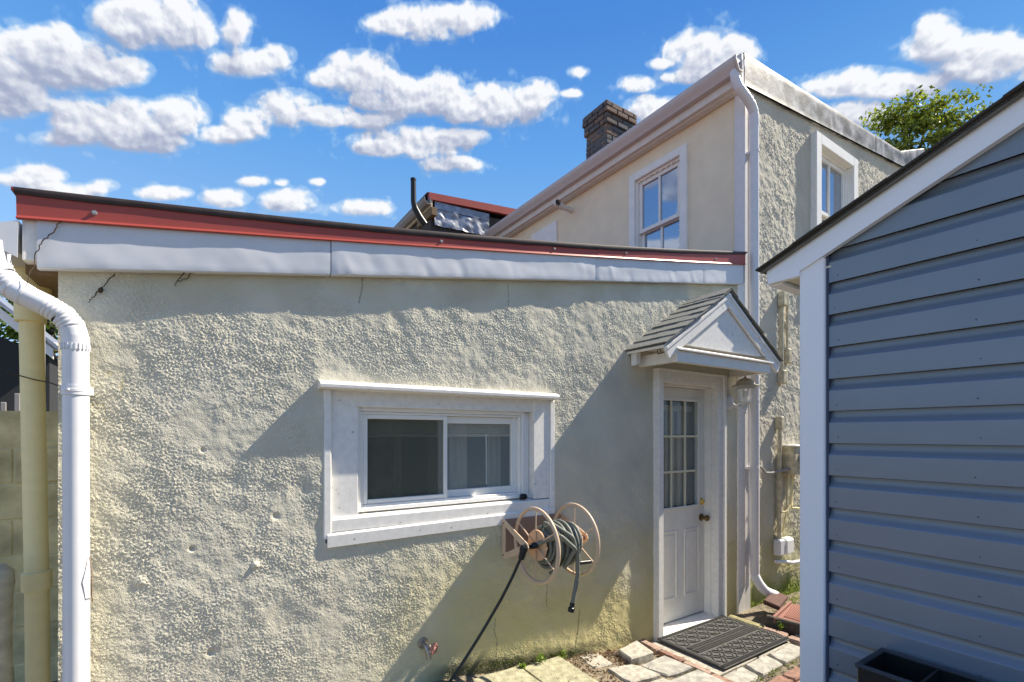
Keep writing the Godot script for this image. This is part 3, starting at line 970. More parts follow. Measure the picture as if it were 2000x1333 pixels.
func build_canopy(t: Node3D) -> void:
	# small gabled hood over the door; eaves at 2.66 and 4.155, ridge at 3.41, 0.37 m deep
	var ex := 2.668
	var ax := 3.41
	var rx := 4.152
	var ey := 2.205
	var ay := 2.685
	var depth := 0.37
	var b := B.new()
	b.prism(PackedVector2Array([Vector2(ex + 0.13, 2.232), Vector2(ax, ay - 0.062), Vector2(rx - 0.13, 2.232)]), Vector3(0, 0, -0.01), Vector3.RIGHT, Vector3.UP, Vector3(0, 0, 0.348))
	var can := part("door_canopy", b, mats.old_white_paint, t)
	# roof boards
	for s in [-1.0, 1.0]:
		b = B.new()
		var a := Vector3(ax, ay, 0)
		var e := Vector3(ax + s * (ax - ex), ey, 0)
		var dir := (e - a).normalized()
		var up := Vector3(-dir.y * s, dir.x * s, 0) * 1.0
		if up.y < 0:
			up = -up
		b.obox(Transform3D(Basis(dir, up, dir.cross(up)), (a + e) * 0.5 - up * 0.012 + Vector3(0, 0, depth * 0.5 - 0.012)), Vector3(a.distance_to(e) + 0.004, 0.02, depth - 0.03), 0.002)
		part("roof_board", b, mats.old_white_paint, can)
		# rake board on the front edge, with a narrow moulding above
		b = B.new()
		b.obox(Transform3D(Basis(dir, up, dir.cross(up)), (a + e) * 0.5 - up * 0.062 + Vector3(0, 0, depth - 0.0195 + 0.0015 * s)), Vector3(a.distance_to(e) + 0.03, 0.078, 0.02), 0.002)
		part("rake_board", b, mats.old_white_paint, can)
		b = B.new()
		b.obox(Transform3D(Basis(dir, up, dir.cross(up)), (a + e) * 0.5 - up * 0.026 + Vector3(0, 0, depth - 0.013 + 0.0015 * s)), Vector3(a.distance_to(e) + 0.02, 0.026, 0.022), 0.004)
		part("rake_moulding", b, mats.old_white_paint, can)
		# courses of shingles from the eave up, three ragged tabs each
		var run := a.distance_to(e)
		var courses := 7
		for k in courses:
			var z := -0.0
			var widths := [0.135 + 0.02 * sin(k * 2.1), 0.12, 0.13]
			for j in 3:
				var w: float = widths[j] if j < 2 else depth + 0.012 + rng.randf_range(-0.006, 0.01) - z
				b = B.new()
				var len := run / courses * 1.35
				var mid: float = run - (k + 0.5) * run / courses * 0.985 - 0.012
				var lift := 0.012 + 0.004 * rng.randf()
				var base := a + dir * mid + up * lift + Vector3(0, 0, z + w * 0.5)
				var tilt := Basis(dir.cross(up).normalized(), 0.05 + 0.014 * rng.randf())
				# a shallow bend along the course, as old shingles lie
				b.obox(Transform3D(tilt * Basis(dir, up, dir.cross(up)), base), Vector3(len, 0.0075, w - 0.002), 0.001)
				part("shingle", b, mats.shingle, can)
				z += w
	for k in 3:
		b = B.new()
		for s in [-1.0, 1.0]:
			var dir := Vector3(s * (ax - ex), ey - ay, 0).normalized()
			var up := Vector3(absf(dir.y) * s, absf(dir.x), 0)
			b.obox(Transform3D(Basis(dir, up, dir.cross(up)), Vector3(ax, ay + 0.024 + 0.002 * k, 0.062 + k * 0.124) + dir * 0.055), Vector3(0.115, 0.007, 0.14), 0.001)
		part("ridge_cap", b, mats.shingle, can)
	b = B.new()
	b.prism(PackedVector2Array([Vector2(ax - 0.085, ay - 0.145), Vector2(ax - 0.08, ay - 0.06), Vector2(ax, ay - 0.012), Vector2(ax + 0.08, ay - 0.06), Vector2(ax + 0.085, ay - 0.145), Vector2(ax, ay - 0.1)]), Vector3(0, 0, depth - 0.03), Vector3.RIGHT, Vector3.UP, Vector3(0, 0, 0.02))
	part("apex_block", b, mats.old_white_paint, can)
	# ledge and beam across the gable, side beams and rafter tails
	b = B.new()
	b.prism(PackedVector2Array([Vector2(0.30, 2.214), Vector2(0.345, 2.205), Vector2(0.372, 2.192), Vector2(0.372, 2.182), Vector2(0.30, 2.182)]), Vector3(2.785, 0, 0), Vector3(0, 0, 1), Vector3.UP, Vector3(1.245, 0, 0))
	part("ledge", b, mats.old_white_paint, can)
	b = B.new()
	b.box(Vector3(2.8, 2.1, 0.31), Vector3(4.01, 2.181, 0.352), 0.003)
	part("front_beam", b, mats.white_paint, can)
	for x in [[2.8, 2.842], [3.968, 4.01]]:
		b = B.new()
		b.box(Vector3(x[0], 2.102, -0.01), Vector3(x[1], 2.183, 0.309), 0.003)
		part("side_beam", b, mats.old_white_paint, can)
	for x in [2.70, 4.075]:
		b = B.new()
		b.prism(PackedVector2Array([Vector2(x, 2.205), Vector2(x + 0.045, 2.225), Vector2(x + 0.045, 2.115), Vector2(x, 2.10)]), Vector3(0, 0, 0.02), Vector3.RIGHT, Vector3.UP, Vector3(0, 0, 0.05))
		part("rafter_tail", b, mats.old_white_paint, can)
	b = B.new()
	var hook := []
	for k in 12:
		var a := -0.4 + k * 0.42
		hook.append(Vector3(2.73 + 0.004 * k * 0.2, 2.178 + 0.018 * sin(a), 0.25 + 0.018 * cos(a)))
	hook.append(Vector3(2.79, 2.18, 0.262))
	b.tube(hook, 0.0032, 6)
	part("hook", b, mats.vine, can)

# ---------------------------------------------------------------- the tall house
func tall_tint(x: float, y: float) -> Color:
	var s := n_stain.get_noise_2d(x + 30.0, y)
	var base := Color(0.53, 0.49, 0.39) * (1.0 + 0.1 * s)
	base = base.lerp(Color(0.36, 0.33, 0.12), smooth(1.3, 0.0, y + 0.4 * s) * 0.7)
	base = base.lerp(Color(0.16, 0.2, 0.03), smooth(0.22, 0.0, y + 0.15 * s))
	base.a = 1.0
	return base

func build_house() -> void:
	var t := thing("tall_stucco_house", "two-storey cream stucco house with grey gutter, upstairs windows and brick chimney", "house", Vector3(6.0, 0.0, -2.2))
	var keep := func(x: float, y: float) -> bool:
		if x > 5.56 and x < 6.36 and y > 3.3 and y < 4.7:
			return false
		return y < 4.85 + 0.109 * (x - 4.437)
	part("front_wall", stucco_sheet(4.21, 8.0, -0.1, 5.25, 0.0105, 2.2, 2.2, keep, tall_tint), mats.stucco, t)
	# side wall over the addition: a gently uneven trowelled face
	var b := B.new()
	var rows := []
	for j in 46:
		var row := []
		for i in 60:
			var z := lerpf(0.0, -4.35, i / 59.0)
			var y := lerpf(2.3, 5.0, j / 45.0)
			row.append(Vector3(4.23 - 0.006 * n_wave.get_noise_2d(z, y) - 0.0008 * n_mid.get_noise_2d(z, y), y, z))
		rows.append(row)
	# leave the window opening out
	var b2 := B.new()
	b2.sheet(rows, Vector3(-1, 0, 0))
	var kept := PackedInt32Array()
	for k in range(0, b2.idx.size(), 3):
		var mid: Vector3 = (b2.v[b2.idx[k]] + b2.v[b2.idx[k + 1]] + b2.v[b2.idx[k + 2]]) / 3.0
		if not (mid.z < -0.70 and mid.z > -1.31 and mid.y > 3.25 and mid.y < 4.5):
			kept.append_array(PackedInt32Array([b2.idx[k], b2.idx[k + 1], b2.idx[k + 2]]))
	b2.idx = kept
	part("side_wall", b2, mats.shaded_stucco_smooth, t)
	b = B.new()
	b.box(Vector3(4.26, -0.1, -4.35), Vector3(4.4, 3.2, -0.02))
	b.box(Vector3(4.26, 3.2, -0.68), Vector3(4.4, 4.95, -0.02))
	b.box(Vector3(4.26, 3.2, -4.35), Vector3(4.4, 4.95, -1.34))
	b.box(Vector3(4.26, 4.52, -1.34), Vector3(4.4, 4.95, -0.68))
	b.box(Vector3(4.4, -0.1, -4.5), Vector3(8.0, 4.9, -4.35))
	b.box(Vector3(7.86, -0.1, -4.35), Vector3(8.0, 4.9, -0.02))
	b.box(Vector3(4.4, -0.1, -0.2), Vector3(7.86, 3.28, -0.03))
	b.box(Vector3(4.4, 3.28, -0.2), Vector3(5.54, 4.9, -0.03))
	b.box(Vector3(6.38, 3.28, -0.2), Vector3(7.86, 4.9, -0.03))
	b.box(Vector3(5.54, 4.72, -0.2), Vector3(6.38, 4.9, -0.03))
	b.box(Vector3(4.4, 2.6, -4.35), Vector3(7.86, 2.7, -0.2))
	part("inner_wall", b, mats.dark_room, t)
	b = B.new()
	b.prism(PackedVector2Array([Vector2(4.1, 4.9), Vector2(4.1, 4.98), Vector2(7.9, 5.34), Vector2(8.75, 5.62), Vector2(8.75, 5.5), Vector2(7.9, 5.2)]), Vector3(0, 0, -4.5), Vector3.RIGHT, Vector3.UP, Vector3(0, 0, 4.49))
	part("roof", b, mats.dark_shingle, t)
	# weathered metal rake flashing along the roof's front edge, turned up at the far end
	var rk := noise(FastNoiseLite.TYPE_SIMPLEX_SMOOTH, 1.6, 3, 71)
	for seg in [[4.175, 7.05, 0.0], [7.052, 7.86, 0.003], [7.86, 8.72, 0.0]]:
		b = B.new()
		rows = []
		var cnt := int((seg[1] - seg[0]) / 0.06) + 2
		for i in cnt:
			var x := lerpf(seg[0], seg[1], i / float(cnt - 1))
			var top := 5.075 + 0.08 * (x - 4.18)
			var low := 4.812 + 0.109 * (x - 4.437)
			if x > 7.86:
				top = 5.372 + 0.37 * (x - 7.86)
				low = 5.186 + 0.2 * (x - 7.86)
			var row := [Vector3(x, top + 0.012, -0.03), Vector3(x, top + 0.01, 0.02)]
			for k in 6:
				var f := k / 5.0
				row.append(Vector3(x, lerpf(top, low, f), 0.03 + seg[2] + 0.003 * rk.get_noise_2d(x, f * 0.6) * (2.4 if x > 7.0 else 1.0)))
			row.append(Vector3(x, low - 0.006, 0.036))
			row.append(Vector3(x, low - 0.008, 0.002))
			rows.append(row)
		b.sheet(rows, Vector3(0, 0.1, 1))
		part("rake_flashing", b, mats.flashing_streaked, t)
	b = B.new()
	b.box(Vector3(4.128, 4.79, -0.02), Vector3(4.174, 5.06, 0.027), 0.003)
	part("eave_end", b, mats.flashing, t)
	# boxed eave on the left: fascia, soffit, K-profile gutter with an open end cap
	b = B.new()
	b.box(Vector3(4.10, 4.775, -4.4), Vector3(4.235, 4.79, 0.0))
	b.box(Vector3(4.10, 4.79, -4.4), Vector3(4.125, 4.9, 0.02), 0.002)
	part("eave_box", b, mats.soffit_paint, t)
	b = B.new()
	b.box(Vector3(4.14, 4.762, -4.4), Vector3(4.22, 4.775, 0.0), 0.003)
	part("soffit_strip", b, mats.soffit_paint, t)
	b = B.new()
	var g := [Vector2(4.098, 4.96), Vector2(4.098, 4.85), Vector2(4.04, 4.85), Vector2(4.028, 4.872), Vector2(4.005, 4.905), Vector2(3.992, 4.93), Vector2(3.99, 4.965), Vector2(4.005, 4.968), Vector2(4.005, 4.958), Vector2(3.998, 4.956), Vector2(4.0, 4.932), Vector2(4.012, 4.91), Vector2(4.036, 4.876), Vector2(4.045, 4.858), Vector2(4.09, 4.858), Vector2(4.09, 4.96)]
	b.prism(PackedVector2Array(g), Vector3(0, 0, -4.4), Vector3.RIGHT, Vector3.UP, Vector3(0, 0, 4.46))
	part("eave_gutter", b, mats.gutter_metal, t)
	b = B.new()
	b.prism(PackedVector2Array([Vector2(4.10, 4.962), Vector2(4.10, 4.846), Vector2(4.04, 4.846), Vector2(4.004, 4.905), Vector2(3.99, 4.93), Vector2(3.989, 4.964)]), Vector3(0, 0, 0.035), Vector3.RIGHT, Vector3.UP, Vector3(0, 0, 0.003))
	part("gutter_end_cap", b, mats.tin, t)
	# downspout from the gutter's end round the corner and down to a kicked-out shoe
	b = B.new()
	var path := []
	var rad := []
	var curve := Curve3D.new()
	var pts := [Vector3(4.055, 4.87, 0.0), Vector3(4.06, 4.80, 0.01), Vector3(4.085, 4.72, 0.03), Vector3(4.15, 4.65, 0.055), Vector3(4.215, 4.59, 0.068), Vector3(4.255, 4.53, 0.07), Vector3(4.262, 4.45, 0.07)]
	for i in pts.size():
		var tan_: Vector3 = (pts[mini(i + 1, pts.size() - 1)] - pts[maxi(i - 1, 0)]) * 0.18
		curve.add_point(pts[i], -tan_, tan_)
	for i in 44:
		var s := i / 43.0
		path.append(curve.sample_baked(s * curve.get_baked_length()))
		rad.append(0.041 + (0.0012 * signf(sin(s * 150.0)) if s > 0.12 and s < 0.9 else 0.0))
	b.tube(path, rad, 18)
	part("downspout_elbow", b, mats.grey_metal, t)
	b = B.new()
	b.tube([Vector3(4.262, 4.47, 0.07), Vector3(4.262, 4.41, 0.07), Vector3(4.262, 4.405, 0.07), Vector3(4.27, 1.5, 0.07), Vector3(4.27, 0.30, 0.07)], [0.042, 0.042, 0.039, 0.039, 0.039], 20)
	part("downspout", b, mats.grey_metal, t)
	b = B.new()
	path = []
	rad = []
	for i in 22:
		var s := i / 21.0
		var a := s * 1.25
		path.append(Vector3(4.27 + 0.13 * (1.0 - cos(a)) + maxf(0.0, s - 0.8) * 0.55, 0.30 - 0.13 * sin(a) - maxf(0.0, s - 0.8) * 0.18 - 0.04 * s, 0.07 + 0.09 * s))
		rad.append(0.041 + 0.0012 * signf(sin(s * 60.0)))
	b.tube(path, rad, 18)
	part("downspout_shoe", b, mats.downspout_metal, t)
	for y in [1.9, 4.18, 1.28]:
		b = B.new()
		b.lathe([Vector2(0.039, -0.013), Vector2(0.043, -0.012), Vector2(0.043, 0.012), Vector2(0.039, 0.013)], Vector3(4.264, y, 0.07), Vector3.UP, 20)
		b.box(Vector3(4.23, y - 0.012, 0.0), Vector3(4.3, y + 0.012, 0.04), 0.002)
		part("downspout_strap", b, mats.grey_metal, t)
	b = B.new()
	b.box(Vector3(4.208, -0.05, 0.0), Vector3(4.3, 4.78, 0.012), 0.003)
	b.box(Vector3(4.205, 2.98, -0.09), Vector3(4.222, 4.77, 0.011), 0.003)
	part("corner_board", b, mats.grey_white, t)
	b = B.new()
	b.tube([Vector3(4.325, 4.76, 0.02), Vector3(4.325, 3.2, 0.02), Vector3(4.33, 1.5, 0.02), Vector3(4.325, 0.8, 0.02), Vector3(4.33, 0.25, 0.03)], 0.007, 6)
	part("cable", b, mats.white_metal, t)
	# upstairs window in the side wall
	house_window(t, Transform3D(Basis(Vector3(0, 0, 1), Vector3.UP, Vector3(-1, 0, 0)), Vector3(4.228, 3.2, -1.395)), 0.785, 1.39, 0.73, 0.085, 0.035)
	# upstairs window in the front wall
	house_window(t, Transform3D(Basis(), Vector3(5.455, 3.2, 0.0)), 1.0, 1.6, 0.86, 0.11, 0.066)
	# casing of another window behind the low roof, boarded
	b = B.new()
	b.box(Vector3(4.195, 3.4, -3.35), Vector3(4.232, 4.59, -2.745), 0.004)
	part("window_board", b, mats.white_paint, t)
	# bent plastic vent from the wall
	b = B.new()
	b.tube([Vector3(4.26, 4.615, -2.44), Vector3(4.02, 4.62, -2.44), Vector3(3.995, 4.62, -2.432)], [0.034, 0.034, 0.034], 14)
	b.tube([Vector3(4.05, 4.62, -2.44), Vector3(3.985, 4.62, -2.44), Vector3(3.945, 4.62, -2.42), Vector3(3.935, 4.62, -2.375)], [0.041, 0.043, 0.043, 0.041], 14, false, false)
	part("vent_pipe", b, mats.soffit_paint, t)
	b = B.new()
	b.lathe([Vector2(0.0, 0), Vector2(0.034, 0)], Vector3(3.935, 4.62, -2.385), Vector3(0.1, 0, 1), 12)
	part("vent_mouth", b, mats.dark_room, t)
	# tar smear where the low roof meets the wall
	b = B.new()
	b.prism(PackedVector2Array([Vector2(-0.02, 3.22), Vector2(-0.02, 3.34), Vector2(-0.09, 3.315), Vector2(-0.2, 3.29), Vector2(-0.34, 3.275), Vector2(-0.34, 3.22)]), Vector3(4.218, 0, 0), Vector3(0, 0, 1), Vector3.UP, Vector3(-0.012, 0, 0))
	part("tar_flashing", b, mats.tar, t)
	build_chimney(t)

# a double-hung window: casing, two sashes two panes wide; x runs along the wall, z out of it
func house_window(t: Node3D, tr: Transform3D, w: float, h: float, meet: float, cw: float, proud: float) -> void:
	var bx := func(lo: Vector3, hi: Vector3, ch: float, b: B) -> void:
		b.obox(tr * Transform3D(Basis(), (lo + hi) * 0.5), hi - lo, ch)
	var b := B.new()
	bx.call(Vector3(0, 0, -0.03), Vector3(cw, h, proud), 0.004, b)
	bx.call(Vector3(w - cw, 0, -0.03), Vector3(w, h, proud), 0.004, b)
	bx.call(Vector3(cw, h - cw, -0.03), Vector3(w - cw, h, proud), 0.004, b)
	bx.call(Vector3(cw, 0, -0.03), Vector3(w - cw, 0.06, proud + 0.03), 0.004, b)
	var win := part("upstairs_window", b, mats.white_paint, t)
	b = B.new()
	bx.call(Vector3(cw, 0.06, -0.12), Vector3(cw + 0.022, h - cw, 0.0), 0.002, b)
	bx.call(Vector3(w - cw - 0.022, 0.06, -0.12), Vector3(w - cw, h - cw, 0.0), 0.002, b)
	bx.call(Vector3(cw + 0.022, h - cw - 0.022, -0.12), Vector3(w - cw - 0.022, h - cw, 0.0), 0.002, b)
	part("frame", b, mats.white_paint, win)
	var x0 := cw + 0.024
	var x1 := w - cw - 0.024
	var sash := [[0.065, meet, -0.09, -0.06], [meet - 0.035, h - cw - 0.024, -0.055, -0.022]]
	for s in sash:
		b = B.new()
		var rail := 0.042
		bx.call(Vector3(x0, s[0], s[2]), Vector3(x0 + rail, s[1], s[3]), 0.003, b)
		bx.call(Vector3(x1 - rail, s[0], s[2]), Vector3(x1, s[1], s[3]), 0.003, b)
		bx.call(Vector3(x0 + rail, s[1] - rail, s[2]), Vector3(x1 - rail, s[1], s[3]), 0.003, b)
		bx.call(Vector3(x0 + rail, s[0], s[2]), Vector3(x1 - rail, s[0] + rail, s[3]), 0.003, b)
		part("sash", b, mats.white_paint, win)
		b = B.new()
		var mid := (x0 + x1) * 0.5
		bx.call(Vector3(mid - 0.013, s[0] + rail, s[2] + 0.006), Vector3(mid + 0.013, s[1] - rail, s[3] - 0.002), 0.003, b)
		part("muntin", b, mats.white_paint, win)
		for side in [[x0 + rail, mid - 0.013], [mid + 0.013, x1 - rail]]:
			b = B.new()
			bx.call(Vector3(side[0], s[0] + rail, s[2] + 0.008), Vector3(side[1], s[1] - rail, s[2] + 0.012), 0.0, b)
			part("pane", b, mats.mirror_glass, win)

func build_chimney(t: Node3D) -> void:
	var x0 := 4.91
	var x1 := 5.46
	var z1 := -2.48
	var z0 := -2.92
	var b := B.new()
	b.box(Vector3(x0 + 0.012, 4.9, z0 + 0.012), Vector3(x1 - 0.012, 6.33, z1 - 0.012))
	var ch := part("chimney", b, mats.mortar, t)
	var kinds := ["old_brick_a", "old_brick_c", "old_brick_b", "old_brick_a", "old_brick_c", "old_brick_d"]
	var r := RandomNumberGenerator.new()
	r.seed = 5
	var course := 0.0735
	for k in 18:
		var y := 5.05 + k * course
		var grow := 0.0
		if k >= 14:
			grow = 0.022
		if k >= 16:
			grow = 0.042
		var xa := x0 - grow
		var xb := x1 + grow
		var za := z0 - grow
		var zb := z1 + grow
		# bricks on the two faces towards the yard, headers and stretchers alternating
		var shift := 0.11 if k % 2 else 0.0
		var x := xa - shift
		while x < xb - 0.01:
			var a := maxf(x, xa)
			var e := minf(x + 0.215, xb)
			if e - a > 0.03:
				b = B.new()
				var p := r.randf_range(-0.006, 0.006)
				b.box(Vector3(a + 0.003, y, zb - 0.06), Vector3(e - 0.003, y + course - 0.007, zb + p), 0.008)
				var pick: String = kinds[r.randi() % 5] if k > 5 or r.randf() < 0.45 else "old_brick_d"
				if k >= 16:
					pick = "old_brick_b" if r.randf() < 0.7 else "old_brick_a"
				part("brick", b, mats[pick], ch)
			x += 0.225
		var z := za - (0.11 if k % 2 == 0 else 0.0)
		while z < zb - 0.07:
			var a := maxf(z, za)
			var e := minf(z + 0.215, zb - 0.064)
			if e - a > 0.03:
				b = B.new()
				var p := r.randf_range(-0.005, 0.005)
				b.box(Vector3(xa - p, y, a + 0.004), Vector3(xa + 0.06, y + course - 0.01, e - 0.004), 0.006)
				part("brick", b, mats[kinds[r.randi() % 5] if k > 4 else "old_brick_c"], ch)
			z += 0.225
	b = B.new()
	b.prism(PackedVector2Array([Vector2(z0, 4.9), Vector2(z1 + 0.004, 4.9), Vector2(z1 + 0.004, 5.5), Vector2(z1 - 0.1, 5.42), Vector2(z1 - 0.2, 5.44), Vector2(z1 - 0.3, 5.34), Vector2(z0, 5.3)]), Vector3(x0 - 0.008, 0, 0), Vector3(0, 0, 1), Vector3.UP, Vector3(0.01, 0, 0))
	part("tar_coat", b, mats.tar, ch)
	b = B.new()
	b.box(Vector3(x0 - 0.03, 6.36, z0 - 0.03), Vector3(x1 + 0.03, 6.385, z1 + 0.03), 0.008)
	part("cap_mortar", b, mats.mortar, ch)

# ---------------------------------------------------------------- what stands behind
func build_background() -> void:
	# neighbour's taller back addition with a red edge, its gutter and a torn foil facing
	var t := thing("neighbour_house", "far red-edged roof with dented grey foil facing behind the low roof", "house", Vector3(3.6, 0.0, -6.0))
	var z := -4.5
	var b := B.new()
	b.prism(PackedVector2Array([Vector2(3.09, 0.0), Vector2(3.09, 5.2), Vector2(7.0, 5.55), Vector2(7.0, 0.0)]), Vector3(0, 0, z - 4.0), Vector3.RIGHT, Vector3.UP, Vector3(0, 0, 3.98))
	part("wall", b, mats.dark_shingle, t)
	b = B.new()
	b.prism(PackedVector2Array([Vector2(3.02, 5.375), Vector2(4.35, 5.507), Vector2(4.35, 5.385), Vector2(3.035, 5.27)]), Vector3(0, 0, z), Vector3.RIGHT, Vector3.UP, Vector3(0, 0, 0.06))
	part("edge_trim", b, mats.red_metal, t)
	b = B.new()
	b.prism(PackedVector2Array([Vector2(4.352, 5.505), Vector2(6.9, 5.76), Vector2(6.9, 5.63), Vector2(4.352, 5.382)]), Vector3(0, 0, z), Vector3.RIGHT, Vector3.UP, Vector3(0, 0, 0.058))
	part("edge_trim", b, mats.red_metal, t)
	b = B.new()
	b.prism(PackedVector2Array([Vector2(3.0, 5.36), Vector2(6.9, 5.75), Vector2(6.9, 5.77), Vector2(3.0, 5.38)]), Vector3(0, 0, z - 4.0), Vector3.RIGHT, Vector3.UP, Vector3(0, 0, 4.04))
	part("roof", b, mats.dark_shingle, t)
	var cr := noise(FastNoiseLite.TYPE_SIMPLEX_SMOOTH, 3.0, 3, 90)
	for lay in [[5.16, 5.275, 0.03], [4.9, 5.155, 0.022]]:
		b = B.new()
		var rows := []
		for i in 40:
			var x := lerpf(3.13, 4.13, i / 39.0)
			var row := []
			for k in 10:
				var y: float = lerpf(lay[1], lay[0], k / 9.0) + (x - 3.13) * 0.05
				row.append(Vector3(x, y, z + lay[2] + 0.022 * cr.get_noise_2d(x * 1.6, y * 2.0) * (1.0 if lay[0] < 5.0 else 0.35)))
			rows.append(row)
		b.sheet(rows, Vector3(0, 0, 1))
		part("foil_facing", b, mats.tin, t)
	b = B.new()
	b.bar(Vector3(3.07, 5.22, z + 0.05), Vector3(3.0, 5.19, z - 3.8), 0.03, 0.13)
	part("fascia", b, mats.cream_paint, t)
	b = B.new()
	b.prism(PackedVector2Array([Vector2(3.05, 5.3), Vector2(3.05, 5.19), Vector2(2.99, 5.19), Vector2(2.95, 5.23), Vector2(2.94, 5.29), Vector2(2.95, 5.29), Vector2(2.96, 5.235), Vector2(2.995, 5.2), Vector2(3.04, 5.2), Vector2(3.04, 5.3)]), Vector3(0, 0, z - 3.9), Vector3.RIGHT, Vector3.UP, Vector3(0, 0, 3.96))
	part("gutter", b, mats.old_timber, t)
	b = B.new()
	b.box(Vector3(3.05, 5.02, z - 0.5), Vector3(3.14, 5.14, z + 0.1), 0.004)
	part("soffit_end", b, mats.brown_wood, t)
	t = thing("vent_stack", "black vent pipe standing up beside the far red-edged roof", "pipe", Vector3(2.76, 4.5, -4.45))
	b = B.new()
	b.tube([Vector3(2.95, 4.85, -4.44), Vector3(2.86, 4.95, -4.44), Vector3(2.79, 5.06, -4.44), Vector3(2.765, 5.16, -4.44), Vector3(2.762, 5.5, -4.44)], [0.052, 0.052, 0.05, 0.042, 0.04], 14)
	part("pipe", b, mats.black_plastic, t)
	b = B.new()
	b.lathe([Vector2(0.04, -0.02), Vector2(0.044, -0.02), Vector2(0.044, 0.008), Vector2(0.034, 0.008), Vector2(0.034, -0.02)], Vector3(2.762, 5.5, -4.44), Vector3.UP, 14)
	part("rim", b, mats.black_plastic, t)
	# left side: block retaining wall, garage, posts
	t = thing("retaining_wall", "yellowed block retaining wall behind the cream drain pipe", "wall", Vector3(-1.2, 0, -1.3))
	b = B.new()
	b.box(Vector3(-4.0, 0.0, -1.36), Vector3(-0.46, 1.72, -1.206))
	part("core", b, mats.block_wall, t)
	for j in 8:
		for i in 9:
			var x := -4.05 + i * 0.4 + (0.2 if j % 2 else 0.0)
			b = B.new()
			b.box(Vector3(maxf(x, -4.0) + 0.005, 0.12 + j * 0.2, -1.3), Vector3(minf(x + 0.4, -0.46) + 0.003, 0.317 + j * 0.2, -1.2 + rng.randf_range(-0.008, 0.006)), 0.008)
			part("block", b, mats.block_wall, t)
	b = B.new()
	b.box(Vector3(-4.0, 0.0, -5.5), Vector3(-0.46, 1.71, -1.37))
	struct("terrace", b, mats.dirt, "raised ground behind the retaining wall")
	t = thing("garage", "dark garage with a sloping pale-edged metal roof beyond the retaining wall", "garage", Vector3(-2.6, 1.7, -4.6))
	b = B.new()
	b.prism(PackedVector2Array([Vector2(-5.5, 1.7), Vector2(-5.5, 4.4), Vector2(-1.62, 2.55), Vector2(-1.25, 2.36), Vector2(-1.25, 1.7)]), Vector3(0, 0, -5.6), Vector3.RIGHT, Vector3.UP, Vector3(0, 0, 1.5))
	part("wall", b, mats.garage_dark, t)
	b = B.new()
	b.prism(PackedVector2Array([Vector2(-5.6, 6.7), Vector2(-5.6, 6.66), Vector2(-1.15, 2.42), Vector2(-1.15, 2.46)]), Vector3(0, 0, -5.7), Vector3.RIGHT, Vector3.UP, Vector3(0, 0, 1.75))
	part("roof_sheet", b, mats.tin, t)
	b = B.new()
	b.prism(PackedVector2Array([Vector2(-5.6, 6.64), Vector2(-5.6, 6.54), Vector2(-1.2, 2.34), Vector2(-1.2, 2.44)]), Vector3(0, 0, -4.0), Vector3.RIGHT, Vector3.UP, Vector3(0, 0, 0.03))
	part("rake_board", b, mats.white_paint, t)
	for k in 5:
		b = B.new()
		var x := -1.3 - k * 0.22
		b.box(Vector3(x, 2.34 - (x + 1.2) * 0.95, -4.08), Vector3(x + 0.12, 2.42 - (x + 1.2) * 0.95, -4.03), 0.004)
		part("rafter_end", b, mats.white_paint, t)
	t = thing("picket_rail", "low sunlit rail of pale pickets under the garage roof", "fence", Vector3(-1.4, 1.7, -3.9))
	for k in 9:
		b = B.new()
		var x := -1.85 + k * 0.085
		b.box(Vector3(x, 1.7, -3.4), Vector3(x + 0.035, 1.95 - 0.04 * (k % 3), -3.38), 0.004)
		part("picket", b, mats.old_timber, t)
	b = B.new()
	b.box(Vector3(-1.15, 1.7, -3.02), Vector3(-1.07, 3.0, -2.94), 0.006)
	tag(part("timber_post", b, mats.old_timber), "grey weathered timber post between the cream drain pipe and the house corner", "post")
	# drain pipe and gas riser at the left edge
	t = thing("drain_pipe", "tall cream-painted drain pipe with a hub at its top, left of the house corner", "pipe", Vector3(-0.57, 0.0, -0.26))
	b = B.new()
	b.tube([Vector3(-0.556, 0.1, -0.26), Vector3(-0.562, 0.95, -0.26), Vector3(-0.58, 2.15, -0.26)], 0.0385, 20)
	part("pipe", b, mats.pvc_cream, t)
	b = B.new()
	b.lathe([Vector2(0.039, -0.055), Vector2(0.05, -0.052), Vector2(0.05, 0.03), Vector2(0.064, 0.075), Vector2(0.066, 0.2), Vector2(0.0, 0.2)], Vector3(-0.581, 2.11, -0.26), Vector3.UP, 20)
	part("hub", b, mats.pvc_cream, t)
	b = B.new()
	b.lathe([Vector2(0.038, -0.04), Vector2(0.048, -0.038), Vector2(0.048, 0.036), Vector2(0.038, 0.04)], Vector3(-0.562, 0.98, -0.26), Vector3.UP, 20)
	part("coupling", b, mats.pvc_cream, t)
	t = thing("gas_riser", "short round-topped cream standpipe at the lower left edge", "pipe", Vector3(-0.64, 0.0, -0.12))
	b = B.new()
	b.tube([Vector3(-0.645, 0.1, -0.12), Vector3(-0.645, 0.94, -0.12), Vector3(-0.645, 1.01, -0.12), Vector3(-0.646, 1.06, -0.12), Vector3(-0.648, 1.085, -0.12)], [0.042, 0.042, 0.05, 0.047, 0.025], 18)
	part("pipe", b, mats.cream_paint, t)
	b = B.new()
	b.tube([Vector3(-0.64, 1.84, -0.2), Vector3(-0.56, 1.815, -0.2), Vector3(-0.5, 1.80, -0.15), Vector3(-0.455, 1.78, -0.02), Vector3(-0.43, 1.765, 0.02)], 0.0025, 5)
	tag(part("thin_wire", b, mats.vine), "thin dark wire looping from the cream drain pipe to the white downspout", "wire")
